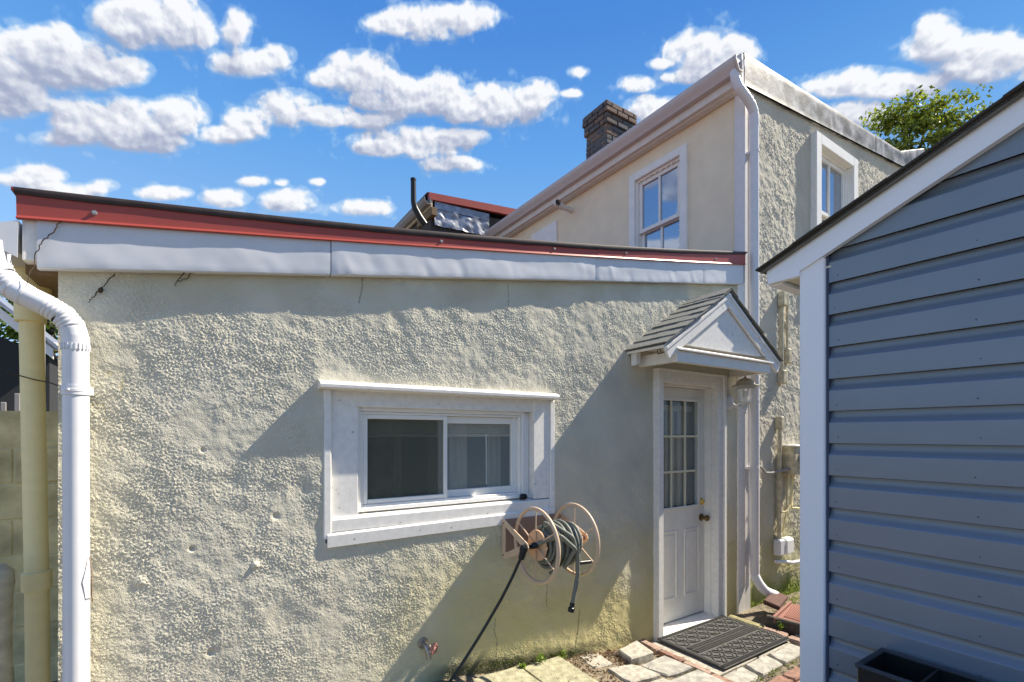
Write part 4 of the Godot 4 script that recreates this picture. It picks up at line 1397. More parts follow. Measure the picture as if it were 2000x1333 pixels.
	# service cables far off in the sky
	for c in [[5.55, 3.9], [5.35, 3.65]]:
		b = B.new()
		var path := []
		for i in 14:
			var f := i / 13.0
			path.append(Vector3(lerpf(-9.5, 1.0, f), lerpf(c[0] + 2.6, c[1], f) - 0.35 * sin(f * PI), -10.0))
		b.tube(path, 0.008, 4)
		tag(part("service_cable", b, mats.wire), "upper of two thin pale cables crossing the sky at left" if c[0] > 5.5 else "lower of two thin pale cables crossing the sky at left", "cable", "service cables in the sky")

func leaf_clump(b: B, r: RandomNumberGenerator, o: Vector3, rad: Vector3, count: int, size: float, dark: Color, light: Color) -> void:
	for k in count:
		var d := Vector3(r.randfn(0, 0.5), r.randfn(0, 0.5), r.randfn(0, 0.5))
		if d.length() > 1.1:
			d = d.normalized() * 1.1
		var p := o + d * rad
		var nn := Vector3(r.randf_range(-1, 1), r.randf_range(0.0, 1.2), r.randf_range(-1, 1)).normalized()
		var u := nn.cross(Vector3(r.randf_range(-1, 1), r.randf_range(-1, 1), r.randf_range(-1, 1))).normalized()
		var w := nn.cross(u)
		var s := size * r.randf_range(0.65, 1.3)
		b.tint = dark.lerp(light, r.randf())
		b.face([p - u * s, p - w * s * 0.42 + u * s * 0.1, p + u * s, p + w * s * 0.42 + u * s * 0.1], nn)

func tree(called: String, label: String, foot: Vector3, limbs: Array, clumps: Array, size: float, density: float, dark: Color, light: Color, seed_: int) -> void:
	var t := thing(called, label, "tree", foot)
	var r := RandomNumberGenerator.new()
	r.seed = seed_
	var b := B.new()
	for l in limbs:
		var path := []
		var rad := []
		for i in 7:
			var f := i / 6.0
			path.append((l[0] as Vector3).lerp(l[1], f) + Vector3(sin(f * 5.0 + l[2] * 40.0), 0.0, cos(f * 4.0)) * 0.05 * f)
			rad.append(lerpf(l[2], l[3], f))
		b.tube(path, rad, 8)
	part("trunk", b, mats.bark, t)
	b = B.new()
	b.tinted = true
	for c in clumps:
		leaf_clump(b, r, c[0], c[1], int(c[2] * density), size, dark, light)
	part("crown", b, mats.leaf, t).set_meta("kind", "stuff")

func build_trees() -> void:
	var r := RandomNumberGenerator.new()
	r.seed = 9
	# tree beyond the blue shed: its crown shows over the roofs
	var o := Vector3(11.1, 7.25, -0.85)
	var clumps := []
	var limbs := [[Vector3(11.4, 0, -1.1), Vector3(11.3, 6.2, -0.95), 0.16, 0.07], [Vector3(11.3, 6.1, -0.95), Vector3(11.05, 7.55, -0.85), 0.06, 0.012]]
	for k in 40:
		var a := r.randf_range(0.0, TAU)
		var q := Vector3(cos(a), 0, sin(a)) * sqrt(r.randf()) * 0.9
		var e := o + Vector3(q.x * 0.95, r.randf_range(-0.9, 0.42) - 0.2 * q.length(), q.z)
		if k % 3 == 0:
			limbs.append([Vector3(11.25, 6.2 + r.randf() * 0.9, -0.9), e, 0.035, 0.008])
		clumps.append([e, Vector3(0.3, 0.1, 0.3) * r.randf_range(0.6, 1.2), r.randf_range(50, 110)])
	tree("tree", "bright green airy tree rising behind the blue shed's roof", Vector3(11.4, 0, -1.1), limbs, clumps, 0.042, 2.9, Color(0.05, 0.085, 0.02), Color(0.44, 0.48, 0.09), 3)
	# trees beyond the garage, seen past the drain pipe
	clumps = []
	limbs = [[Vector3(-2.2, 0, -8.2), Vector3(-2.0, 3.6, -8.2), 0.18, 0.08]]
	for k in 26:
		var e := Vector3(-2.0 + r.randf_range(-1.6, 1.3), r.randf_range(2.3, 4.3), -8.2 + r.randf_range(-0.8, 0.8))
		clumps.append([e, Vector3(0.45, 0.35, 0.45), 120])
		if k % 4 == 0:
			limbs.append([Vector3(-2.05, 3.0, -8.2), e, 0.04, 0.01])
	tree("tree", "sunny green tree glimpsed between the drain pipe and the garage", Vector3(-2.2, 0, -8.2), limbs, clumps, 0.07, 1.0, Color(0.035, 0.07, 0.015), Color(0.13, 0.2, 0.03), 4)

# ---------------------------------------------------------------- the blue shed
func build_shed() -> void:
	var t := thing("blue_shed", "slate blue lap-sided shed with pale trim and grey roof edge, at right", "shed", Vector3(3.6, 0.0, 3.3))
	var ridge_z := 3.36
	var under := func(z: float) -> float: return 2.305 + 0.4137 * (z - 1.6) if z < ridge_z else 2.305 + 0.4137 * (2.0 * ridge_z - z - 1.6)
	# siding: each course a board with a coved top that tucks under the course above
	var course := 0.1275
	var y := 0.0245 - course
	while y < 3.0:
		var b := B.new()
		var prof := [[0.0, -0.0225], [0.0, -0.001], [0.0022, 0.0], [0.0795, 0.0], [0.081, -0.0006], [0.083, -0.0022], [0.091, -0.0105], [0.099, -0.0175], [0.105, -0.0205], [0.112, -0.0217], [0.12, -0.022], [course + 0.004, -0.022]]
		var rows := []
		for p in prof:
			var yy: float = y + p[0]
			var za := 1.602
			if yy > 2.305:
				za = 1.6 + (yy - 2.305) / 0.4137
			var zb := 2.0 * ridge_z - za
			if zb <= za:
				zb = za
			var row := []
			for i in 7:
				row.append(Vector3(2.1 - p[1] + 0.0012 * sin(i * 1.7 + y * 30.0) - 0.0, yy, lerpf(za, zb, i / 6.0)))
			rows.append(row)
		b.sheet(rows, Vector3(-1, 0.02, 0))
		part("siding_board", b, mats.shed_siding, t)
		if y > 0.4 and y < 2.2:
			for z in [1.64, 2.045, 2.45]:
				b = B.new()
				b.lathe([Vector2(0.0026, 0.0), Vector2(0.0022, 0.001), Vector2(0, 0.0012)], Vector3(2.1, y + 0.024, z + rng.randf_range(-0.008, 0.008)), Vector3(-1, 0, 0), 7)
				part("nail_head", b, mats.shed_channel, t)
		y += course
	# walls behind and around
	var b := B.new()
	b.prism(PackedVector2Array([Vector2(1.62, -0.1), Vector2(1.62, 2.27), Vector2(ridge_z, 2.98), Vector2(2.0 * ridge_z - 1.62, 2.27), Vector2(2.0 * ridge_z - 1.62, -0.1)]), Vector3(2.135, 0, 0), Vector3(0, 0, 1), Vector3.UP, Vector3(3.0, 0, 0))
	part("walls", b, mats.shed_siding_plain, t)
	b = B.new()
	b.box(Vector3(2.082, -0.1, 1.508), Vector3(2.13, 2.297, 1.602), 0.004)
	b.box(Vector3(2.13, -0.1, 1.508), Vector3(2.22, 2.25, 1.53), 0.004)
	part("corner_trim", b, mats.shed_trim, t)
	# dark channel where siding meets the trim
	b = B.new()
	b.box(Vector3(2.098, -0.1, 1.6025), Vector3(2.12, 2.3, 1.611))
	part("siding_channel", b, mats.shed_channel, t)
	# rake boards with a boxed return at the eave
	b = B.new()
	b.prism(PackedVector2Array([Vector2(1.378, 2.301), Vector2(1.384, 2.243), Vector2(1.513, 2.243), Vector2(1.513, 2.262), Vector2(1.602, 2.298), Vector2(ridge_z, 3.023), Vector2(ridge_z, 3.081)]), Vector3(2.07, 0, 0), Vector3(0, 0, 1), Vector3.UP, Vector3(0.026, 0, 0))
	part("rake_board", b, mats.shed_trim, t)
	b = B.new()
	b.prism(PackedVector2Array([Vector2(ridge_z, 3.081), Vector2(ridge_z, 3.023), Vector2(5.2, 2.262), Vector2(5.34, 2.24), Vector2(5.34, 2.3)]), Vector3(2.07, 0, 0), Vector3(0, 0, 1), Vector3.UP, Vector3(0.026, 0, 0))
	part("rake_board", b, mats.shed_trim, t)
	b = B.new()
	b.box(Vector3(2.097, 2.252, 1.384), Vector3(5.2, 2.262, 1.62), 0.002)
	part("soffit", b, mats.shed_soffit, t)
	b = B.new()
	b.box(Vector3(2.097, 2.24, 1.372), Vector3(5.2, 2.296, 1.3835), 0.002)
	b.box(Vector3(2.097, 2.236, 1.3835), Vector3(5.2, 2.251, 1.43), 0.002)
	part("eave_fascia", b, mats.shed_trim, t)
	# shingled roof with a dark drip edge
	for s in [1.0, -1.0]:
		b = B.new()
		var e := Vector3(2.055, 2.297, 1.36)
		var top := Vector3(2.055, 3.085, ridge_z + 0.002)
		if s < 0:
			e.z = 2.0 * ridge_z - e.z
		var dir := (top - e).normalized()
		var up: Vector3 = Vector3.RIGHT.cross(dir) * -s
		if up.y < 0.0:
			up = -up
		b.obox(Transform3D(Basis(Vector3.RIGHT, up, Vector3.RIGHT.cross(up)), (e + top) * 0.5 + Vector3(1.58, 0, 0) + up * 0.005), Vector3(3.17, 0.011, e.distance_to(top)), 0.002)
		part("roof_deck", b, mats.dark_shingle, t)
		b = B.new()
		b.obox(Transform3D(Basis(Vector3.RIGHT, up, Vector3.RIGHT.cross(up)), (e + top) * 0.5 + Vector3(0.004, 0, 0) + up * 0.003), Vector3(0.014, 0.022, e.distance_to(top)), 0.003)
		part("drip_edge", b, mats.shed_drip, t)
		var len := e.distance_to(top)
		for k in 13:
			b = B.new()
			var mid: Vector3 = e + dir * (len * (k + 0.5) / 13.0) + up * (0.0125 + 0.003 * rng.randf())
			b.obox(Transform3D(Basis(Vector3.RIGHT, 0.0) * Basis(Vector3.RIGHT, up, Vector3.RIGHT.cross(up)), mid + Vector3(1.575 + rng.randf_range(-0.004, 0.004), 0, 0)), Vector3(3.19, 0.008, len / 13.0 * 1.12), 0.002)
			part("shingle_course", b, mats.dark_shingle, t)
	# planter trough hung on the shed wall
	t = thing("planter_trough", "dark plastic planter trough standing against the blue shed siding", "planter", Vector3(1.95, 0.0, 2.1))
	b = B.new()
	# long walls, ends, divider, floor, rim
	b.box(Vector3(1.86, 0.5, 1.80), Vector3(1.868, 0.812, 2.75), 0.003)
	b.box(Vector3(2.06, 0.5, 1.80), Vector3(2.068, 0.812, 2.75), 0.003)
	b.box(Vector3(1.868, 0.5, 1.80), Vector3(2.06, 0.812, 1.808), 0.003)
	b.box(Vector3(1.868, 0.5, 2.742), Vector3(2.06, 0.812, 2.75), 0.003)
	b.box(Vector3(1.868, 0.5, 1.808), Vector3(2.06, 0.51, 2.742))
	part("trough", b, mats.black_plastic, t)
	b = B.new()
	b.box(Vector3(1.868, 0.51, 1.955), Vector3(2.06, 0.812, 1.963), 0.003)
	part("divider", b, mats.black_plastic, t)
	b = B.new()
	b.box(Vector3(1.851, 0.803, 1.792), Vector3(1.871, 0.819, 2.758), 0.006)
	b.box(Vector3(2.057, 0.803, 1.792), Vector3(2.077, 0.819, 2.758), 0.006)
	b.box(Vector3(1.871, 0.803, 1.792), Vector3(2.057, 0.819, 1.811), 0.006)
	part("rim", b, mats.black_plastic_grey, t)
	b = B.new()
	for z in [1.85, 2.7]:
		b.box(Vector3(1.88, 0.02, z - 0.03), Vector3(2.05, 0.5, z + 0.03), 0.006)
	part("stand", b, mats.old_timber, t)

# ---------------------------------------------------------------- things on the wall
func build_wall_things() -> void:
	# hose reel
	var t := thing("hose_reel", "tan metal wall hose reel with two spoked wheels below the slider window", "hose reel", Vector3(1.8, 0.9, 0.0))
	var c := Vector3(1.78, 0.945, 0.262)
	var b := B.new()
	b.box(Vector3(1.57, 0.86, 0.012), Vector3(2.02, 1.065, 0.018), 0.002)
	part("back_plate", b, mats.brown_metal, t)
	for x in [1.566, 2.018]:
		b = B.new()
		# a triangular bracket with a rounded opening
		var up := Vector3(1, 0, 0)
		var w := 0.006
		b.prism(PackedVector2Array([Vector2(0.012, 0.832), Vector2(0.05, 0.828), Vector2(0.05, 1.068), Vector2(0.012, 1.07)]), Vector3(x, 0, 0), Vector3(0, 0, 1), Vector3.UP, Vector3(w, 0, 0))
		b.prism(PackedVector2Array([Vector2(0.05, 1.066), Vector2(0.085, 1.05), Vector2(0.285, 0.968), Vector2(0.295, 0.945), Vector2(0.225, 0.945), Vector2(0.075, 1.018), Vector2(0.05, 1.022)]), Vector3(x, 0, 0), Vector3(0, 0, 1), Vector3.UP, Vector3(w, 0, 0))
		b.prism(PackedVector2Array([Vector2(0.05, 0.829), Vector2(0.085, 0.845), Vector2(0.285, 0.922), Vector2(0.295, 0.945), Vector2(0.225, 0.945), Vector2(0.075, 0.878), Vector2(0.05, 0.872)]), Vector3(x, 0, 0), Vector3(0, 0, 1), Vector3.UP, Vector3(w, 0, 0))
		part("bracket", b, mats.tan_metal, t)
		for y in [0.852, 1.045]:
			b = B.new()
			b.lathe([Vector2(0, 0.0), Vector2(0.006, 0.0), Vector2(0.004, 0.003), Vector2(0, 0.003)], Vector3(x - 0.0005, y, 0.03), Vector3(-1, 0, 0), 8)
			part("screw", b, mats.vine, t)
	b = B.new()
	b.tube([Vector3(1.55, 0.945, 0.262), Vector3(2.03, 0.945, 0.262)], 0.012, 10)
	part("axle", b, mats.brown_metal, t)
	for x in [1.642, 1.935]:
		b = B.new()
		var ring := []
		for k in 48:
			var a := TAU * k / 48.0
			ring.append(Vector3(x, c.y + 0.212 * cos(a), c.z + 0.212 * sin(a)))
		b.tube(ring, 0.0115, 8, true)
		var wh := part("wheel_rim", b, mats.tan_metal, t)
		for k in 6:
			b = B.new()
			var a := TAU * k / 6.0 + 0.02
			var d := Vector3(0, cos(a), sin(a))
			b.tube([Vector3(x, c.y, c.z) + d * 0.03, Vector3(x, c.y, c.z) + d * 0.207], 0.0042, 6)
			part("spoke", b, mats.tan_metal, wh)
		b = B.new()
		b.lathe([Vector2(0.0, -0.006), Vector2(0.088, -0.006), Vector2(0.09, 0.0), Vector2(0.088, 0.006), Vector2(0.0, 0.006)], Vector3(x + (0.012 if x < 1.8 else -0.012), c.y, c.z), Vector3(1, 0, 0), 28)
		part("drum_plate", b, mats.tan_plate, wh)
	b = B.new()
	b.tube([Vector3(1.90, c.y - 0.12, c.z + 0.09), Vector3(1.985, c.y - 0.125, c.z + 0.092)], [0.013, 0.012], 10)
	part("crank_handle", b, mats.black_plastic, t)
	# the coiled hose
	t = thing("garden_hose", "grey-green garden hose wound on the tan reel with its end hanging down", "hose", c)
	var r := RandomNumberGenerator.new()
	r.seed = 12
	for layer in 3:
		b = B.new()
		var path := []
		var turns: float = [9.0, 8.0, 4.5][layer]
		var n := int(turns * 26)
		for i in n + 1:
			var f := i / float(n)
			var a := f * turns * TAU
			var rad: float = [0.075, 0.101, 0.125][layer] + 0.006 * sin(a * 0.37 + layer) + 0.004 * sin(a * 0.73)
			var x := lerpf(1.675 + 0.012 * layer, 1.91 - 0.02 * layer, f if layer % 2 == 0 else 1.0 - f) + 0.008 * sin(a + layer)
			path.append(Vector3(x, c.y + rad * cos(a) - 0.004 * layer, c.z + rad * sin(a)))
		b.tube(path, 0.0125, 8)
		part("coil", b, mats.hose_green, t)
	b = B.new()
	var loose := Curve3D.new()
	for p in [[Vector3(1.628, 0.965, 0.30), Vector3(-0.02, 0.0, 0.02)], [Vector3(1.70, 1.02, 0.42), Vector3(0.06, 0.02, 0.03)], [Vector3(1.79, 0.94, 0.44), Vector3(0.02, -0.07, 0.0)], [Vector3(1.77, 0.82, 0.37), Vector3(-0.04, -0.03, -0.05)]]:
		loose.add_point(p[0], -p[1], p[1])
	var path := []
	for i in 40:
		path.append(loose.sample_baked(loose.get_baked_length() * i / 39.0))
	b.tube(path, 0.0125, 8)
	part("inlet_loop", b, mats.hose_green, t)
	b = B.new()
	var tail := Curve3D.new()
	for p in [[Vector3(1.73, 1.07, 0.29), Vector3(0.04, 0.03, 0.05)], [Vector3(1.80, 1.0, 0.405), Vector3(0.03, -0.08, 0.02)], [Vector3(1.835, 0.78, 0.41), Vector3(0.0, -0.08, -0.005)], [Vector3(1.80, 0.60, 0.40), Vector3(-0.015, -0.04, 0.0)]]:
		tail.add_point(p[0], -p[1], p[1])
	path = []
	for i in 40:
		path.append(tail.sample_baked(tail.get_baked_length() * i / 39.0))
	b.tube(path, 0.0125, 10)
	part("hanging_end", b, mats.hose_green, t)
	b = B.new()
	b.lathe([Vector2(0.0, 0.03), Vector2(0.0145, 0.03), Vector2(0.0145, 0.004), Vector2(0.019, 0.0), Vector2(0.019, -0.02), Vector2(0.015, -0.024), Vector2(0, -0.024)], Vector3(1.797, 0.592, 0.40), Vector3(0.25, 0.95, 0.0), 12)
	part("coupling", b, mats.black_plastic, t)
	b = B.new()
	var low := []
	for i in 24:
		var a := 0.7 + 2.3 * i / 23.0
		low.append(Vector3(1.69 + 0.05 * i / 23.0, c.y - 0.01 + 0.165 * cos(a), c.z + 0.15 * sin(a) * (1.0 - 0.3 * i / 23.0)))
	b.tube(low, 0.0125, 8)
	part("sagging_turn", b, mats.hose_green, t)
	# black supply hose running down to the paving
	t = thing("supply_hose", "shiny black hose running from the reel's swivel down to the paving", "hose", Vector3(1.2, 0.2, 0.15))
	b = B.new()
	var sup := Curve3D.new()
	for p in [[Vector3(1.552, 0.925, 0.27), Vector3(-0.02, -0.03, 0.0)], [Vector3(1.50, 0.78, 0.235), Vector3(-0.035, -0.09, -0.02)], [Vector3(1.37, 0.52, 0.17), Vector3(-0.06, -0.1, -0.02)], [Vector3(1.10, 0.20, 0.15), Vector3(-0.08, -0.05, 0.02)], [Vector3(0.6, 0.236, 0.3), Vector3(-0.1, 0, 0.03)]]:
		sup.add_point(p[0], -p[1], p[1])
	path = []
	for i in 60:
		path.append(sup.sample_baked(sup.get_baked_length() * i / 59.0))
	b.tube(path, 0.0088, 12)
	part("hose", b, mats.hose_black, t)
	b = B.new()
	b.lathe([Vector2(0, 0.03), Vector2(0.02, 0.03), Vector2(0.024, 0.022), Vector2(0.024, 0.004), Vector2(0.021, 0.0), Vector2(0.017, -0.045), Vector2(0.0135, -0.05)], Vector3(1.55, 0.925, 0.268), Vector3(0.25, 0.95, 0.1), 14)
	b.lathe([Vector2(0.0, 0.0), Vector2(0.018, 0.0), Vector2(0.018, 0.03), Vector2(0.012, 0.034), Vector2(0.012, 0.07)], Vector3(1.548, 0.942, 0.265), Vector3(1, 0, 0), 12)
	part("swivel_fitting", b, mats.black_plastic, t)
	b = B.new()
	b.lathe([Vector2(0.0135, 0.0), Vector2(0.019, 0.0), Vector2(0.019, 0.03), Vector2(0.014, 0.034), Vector2(0.0, 0.04)], Vector3(1.60, 0.95, 0.285), Vector3(0.8, 0.15, 0.35), 12)
	part("inlet_fitting", b, mats.black_plastic, t)
	# hose bib
	t = thing("spigot", "weathered brass spigot with a faded pink wheel handle low on the wall", "faucet", Vector3(1.06, 0.41, 0.0))
	b = B.new()
	b.lathe([Vector2(0, 0), Vector2(0.032, 0), Vector2(0.032, 0.006), Vector2(0.014, 0.01), Vector2(0.014, 0.05), Vector2(0, 0.05)], Vector3(1.052, 0.425, 0.0), Vector3(0, 0, 1), 8)
	b.tube([Vector3(1.052, 0.425, 0.03), Vector3(1.055, 0.415, 0.055), Vector3(1.06, 0.385, 0.068), Vector3(1.062, 0.36, 0.07)], [0.016, 0.018, 0.015, 0.016], 10)
	b.lathe([Vector2(0.015, 0.0), Vector2(0.013, 0.02), Vector2(0.006, 0.024), Vector2(0.005, 0.05)], Vector3(1.058, 0.42, 0.05), Vector3(0.35, 0.1, 0.9), 10)
	part("body", b, mats.tap_metal, t)
	b = B.new()
	var wheel_o := Vector3(1.077, 0.423, 0.098)
	var ax := Vector3(0.35, 0.1, 0.9).normalized()
	var e1 := ax.cross(Vector3.UP).normalized()
	var e2 := ax.cross(e1)
	var ring := []
	for k in 30:
		var a := TAU * k / 30.0
		ring.append(wheel_o + (e1 * cos(a) + e2 * sin(a)) * (0.025 + 0.0022 * cos(a * 6.0)))
	b.tube(ring, 0.0045, 6, true)
	for k in 3:
		var a := PI * k / 3.0
		var d := e1 * cos(a) + e2 * sin(a)
		b.tube([wheel_o - d * 0.025, wheel_o + d * 0.025], 0.0035, 5)
	b.lathe([Vector2(0.008, -0.004), Vector2(0.008, 0.004), Vector2(0, 0.005)], wheel_o, ax, 8)
	part("wheel_handle", b, mats.tap_wheel, t)
	# lantern beside the door
	t = thing("wall_lantern", "white carriage lantern with clear panes on the wall right of the door", "lamp", Vector3(3.99, 1.86, 0.0))
	b = B.new()
	b.lathe([Vector2(0, 0.0), Vector2(0.066, 0.0), Vector2(0.066, 0.008), Vector2(0.048, 0.02), Vector2(0.018, 0.028), Vector2(0, 0.03)], Vector3(3.965, 1.875, 0.006), Vector3(0, 0, 1), 20)
	part("back_plate", b, mats.white_metal, t)
	b = B.new()
	b.tube([Vector3(3.965, 1.868, 0.025), Vector3(3.975, 1.84, 0.06), Vector3(3.985, 1.838, 0.1), Vector3(3.99, 1.845, 0.135)], [0.014, 0.012, 0.011, 0.012], 10)
	part("arm", b, mats.white_metal, t)
	var o := Vector3(3.99, 0.0, 0.145)
	b = B.new()
	b.lathe([Vector2(0.0, 1.772), Vector2(0.011, 1.776), Vector2(0.013, 1.788), Vector2(0.007, 1.797), Vector2(0.015, 1.806), Vector2(0.016, 1.818), Vector2(0.009, 1.828), Vector2(0.018, 1.836), Vector2(0.018, 1.85), Vector2(0.03, 1.856), Vector2(0.052, 1.868), Vector2(0.052, 1.874), Vector2(0.0, 1.876)], o, Vector3.UP, 16)
	part("finial", b, mats.white_metal, t)
	var lo_r := 0.052
	var hi_r := 0.086
	b = B.new()
	for k in 6:
		var a := TAU * k / 6.0 + 0.3
		var d := Vector3(cos(a), 0, sin(a))
		b.tube([o + d * lo_r + Vector3(0, 1.87, 0), o + d * hi_r + Vector3(0, 2.0, 0)], 0.0048, 6)
	b.lathe([Vector2(0.08, 1.996), Vector2(0.091, 1.994), Vector2(0.092, 2.006), Vector2(0.08, 2.008)], o, Vector3.UP, 6, false)
	part("cage", b, mats.white_metal, t)
	for k in 6:
		b = B.new()
		var a0 := TAU * k / 6.0 + 0.3
		var a1 := TAU * (k + 1) / 6.0 + 0.3
		var d0 := Vector3(cos(a0), 0, sin(a0))
		var d1 := Vector3(cos(a1), 0, sin(a1))
		b.face([o + d0 * lo_r + Vector3(0, 1.872, 0), o + d1 * lo_r + Vector3(0, 1.872, 0), o + d1 * hi_r + Vector3(0, 1.997, 0), o + d0 * hi_r + Vector3(0, 1.997, 0)], d0 + d1)
		part("pane", b, mats.lantern_glass, t)
	b = B.new()
	b.lathe([Vector2(0.012, 1.876), Vector2(0.012, 1.91), Vector2(0.02, 1.925), Vector2(0.022, 1.945), Vector2(0.012, 1.965), Vector2(0, 1.968)], o, Vector3.UP, 12)
	part("bulb", b, mats.bulb_glass, t)
	b = B.new()
	b.lathe([Vector2(0.0, 2.006), Vector2(0.114, 2.006), Vector2(0.115, 2.011), Vector2(0.094, 2.019), Vector2(0.078, 2.026), Vector2(0.07, 2.05), Vector2(0.05, 2.07), Vector2(0.02, 2.08), Vector2(0.014, 2.083), Vector2(0.013, 2.095), Vector2(0, 2.098)], o, Vector3.UP, 12)
	part("roof", b, mats.lantern_roof, t)
	# conduits and boxes on the tall house's front wall
	t = thing("conduit", "cream conduit running down the tall house's wall, upper of two, with box ends", "conduit", Vector3(4.82, 2.1, 0.0), "conduits on the house wall")
	b = B.new()
	b.tube([Vector3(4.822, 2.92, 0.03), Vector3(4.822, 2.16, 0.03)], 0.017, 10)
	part("pipe", b, mats.cream_paint, t)
	for y in [[2.855, 3.0], [2.09, 2.225]]:
		b = B.new()
		b.box(Vector3(4.79, y[0], 0.0), Vector3(4.865, y[1], 0.065), 0.01)
		part("box_end", b, mats.cream_paint, t)
	b = B.new()
	b.tube([Vector3(4.94, 3.0, 0.02), Vector3(4.94, 2.44, 0.02)], 0.012, 8)
	part("second_pipe", b, mats.cream_paint, t)
	b = B.new()
	b.box(Vector3(4.915, 2.30, 0.0), Vector3(4.985, 2.45, 0.05), 0.012)
	part("second_box_end", b, mats.cream_paint, t)
	t = thing("conduit", "cream conduit on the tall house's wall, lower of two, ending in a white box", "conduit", Vector3(4.77, 0.5, 0.0), "conduits on the house wall")
	b = B.new()
	b.tube([Vector3(4.774, 1.68, 0.035), Vector3(4.768, 1.0, 0.035), Vector3(4.762, 0.55, 0.035)], 0.019, 10)
	part("pipe", b, mats.cream_paint, t)
	b = B.new()
	b.box(Vector3(4.745, 1.645, 0.0), Vector3(4.81, 1.765, 0.065), 0.008)
	part("box_end", b, mats.cream_paint, t)
	t = thing("junction_box", "rounded white utility box low on the tall house's wall beside the shed trim", "utility box", Vector3(4.83, 0.48, 0.0))
	b = B.new()
	b.box(Vector3(4.705, 0.41, 0.0), Vector3(4.80, 0.565, 0.075), 0.012)
	part("hinge_side", b, mats.white_metal, t)
	b = B.new()
	b.box(Vector3(4.802, 0.405, 0.0), Vector3(4.965, 0.568, 0.085), 0.022)
	part("cover", b, mats.vinyl, t)
	b = B.new()
	b.tube([Vector3(4.70, 0.35, 0.03), Vector3(4.85, 0.33, 0.04), Vector3(5.0, 0.30, 0.04), Vector3(5.2, 0.29, 0.04)], 0.017, 10)
	tag(part("horizontal_pipe", b, mats.white_metal), "short white pipe running sideways below the white utility box", "pipe")
	t = thing("meter_box", "cream electric meter box on the tall house's wall beside the shed trim", "utility box", Vector3(5.0, 1.33, 0.0))
	b = B.new()
	b.box(Vector3(4.87, 1.19, 0.0), Vector3(5.16, 1.475, 0.13), 0.012)
	part("case", b, mats.cream_paint, t)
	b = B.new()
	b.box(Vector3(4.86, 1.47, 0.0), Vector3(5.17, 1.485, 0.145), 0.004)
	part("lid", b, mats.old_white_paint, t)
	b = B.new()
	b.lathe([Vector2(0.085, 0), Vector2(0.085, 0.03), Vector2(0.078, 0.07), Vector2(0.04, 0.1), Vector2(0, 0.105)], Vector3(5.03, 1.35, 0.13), Vector3(0, 0, 1), 22)
	part("meter_glass", b, mats.tin, t)
	b = B.new()
	b.tube([Vector3(4.34, 1.30, 0.03), Vector3(4.42, 1.285, 0.04), Vector3(4.50, 1.225, 0.045), Vector3(4.60, 1.22, 0.05), Vector3(4.74, 1.235, 0.065), Vector3(4.87, 1.25, 0.08)], 0.012, 8)
	tag(part("grey_cable", b, mats.old_timber), "grey cable crossing the wall from the downspout to the meter box", "cable")
	var wires := [[Vector3(4.93, 1.19, 0.04), Vector3(4.92, 1.0, 0.03), Vector3(4.86, 0.8, 0.05), Vector3(4.83, 0.62, 0.03)], [Vector3(5.0, 1.19, 0.05), Vector3(4.99, 0.92, 0.04), Vector3(4.95, 0.86, 0.06), Vector3(5.1, 0.84, 0.07)], [Vector3(4.79, 0.82, 0.03), Vector3(4.85, 0.83, 0.06), Vector3(4.93, 0.90, 0.06), Vector3(4.98, 1.19, 0.05)]]
	var said := ["slack pale wire from the meter box down to the white utility box", "pale wire bending from the meter box towards the shed trim", "pale wire looping from the lower conduit up to the meter box"]
	for k in 3:
		b = B.new()
		var cv := Curve3D.new()
		for p in wires[k]:
			cv.add_point(p, Vector3(0, 0.04, 0), Vector3(0, -0.04, 0))
		path = []
		for i in 24:
			path.append(cv.sample_baked(cv.get_baked_length() * i / 23.0))
		b.tube(path, 0.008, 6)
		tag(part("loose_wire", b, mats.pvc_cream), said[k], "wire", "loose wires below the meter box")
	# dry creeper stubs under the eave
	t = thing("dry_creeper", "dry brown creeper stems hanging under the eave by the left corner", "vine", Vector3(-0.2, 2.2, 0.0))
	for p in [[Vector3(-0.275, 2.24, 0.02), Vector3(-0.31, 2.19, 0.012), Vector3(-0.325, 2.165, 0.012)], [Vector3(-0.325, 2.165, 0.012), Vector3(-0.345, 2.135, 0.01), Vector3(-0.36, 2.11, 0.012)], [Vector3(-0.05, 2.285, 0.03), Vector3(-0.07, 2.25, 0.01), Vector3(-0.082, 2.225, 0.008)], [Vector3(-0.01, 2.295, 0.03), Vector3(-0.04, 2.265, 0.012), Vector3(-0.07, 2.245, 0.01)], [Vector3(-0.43, 2.40, 0.06), Vector3(-0.455, 2.34, 0.066), Vector3(-0.49, 2.29, 0.066), Vector3(-0.505, 2.23, 0.06), Vector3(-0.515, 2.12, 0.115)]]:
		b = B.new()
		var q := []
		var fine := []
		for i in p.size() - 1:
			for k in 6:
				q.append((p[i] as Vector3).lerp(p[i + 1], k / 6.0) + Vector3(rng.randf_range(-0.004, 0.004), rng.randf_range(-0.004, 0.004), rng.randf_range(0.0, 0.003)))
		q.append(p[p.size() - 1])
		for i in q.size():
			fine.append(lerpf(0.0026, 0.001, i / float(q.size())))
		b.tube(q, fine, 5)
		part("stem", b, mats.vine, t)
	b = B.new()
	b.lathe([Vector2(0, -0.014), Vector2(0.008, -0.006), Vector2(0.009, 0.004), Vector2(0.004, 0.012), Vector2(0, 0.015)], Vector3(-0.323, 2.165, 0.014), Vector3(0.4, 1, 0.2), 7, false)
	part("knot", b, mats.vine, t)
	b = B.new()
	b.tube([Vector3(-0.345, 1.12, 0.09), Vector3(-0.335, 1.06, 0.11), Vector3(-0.338, 0.98, 0.1), Vector3(-0.345, 0.93, 0.03)], 0.0022, 5)
	tag(part("bent_twig", b, mats.brown_metal), "thin reddish twig sticking out behind the white downspout", "twig")

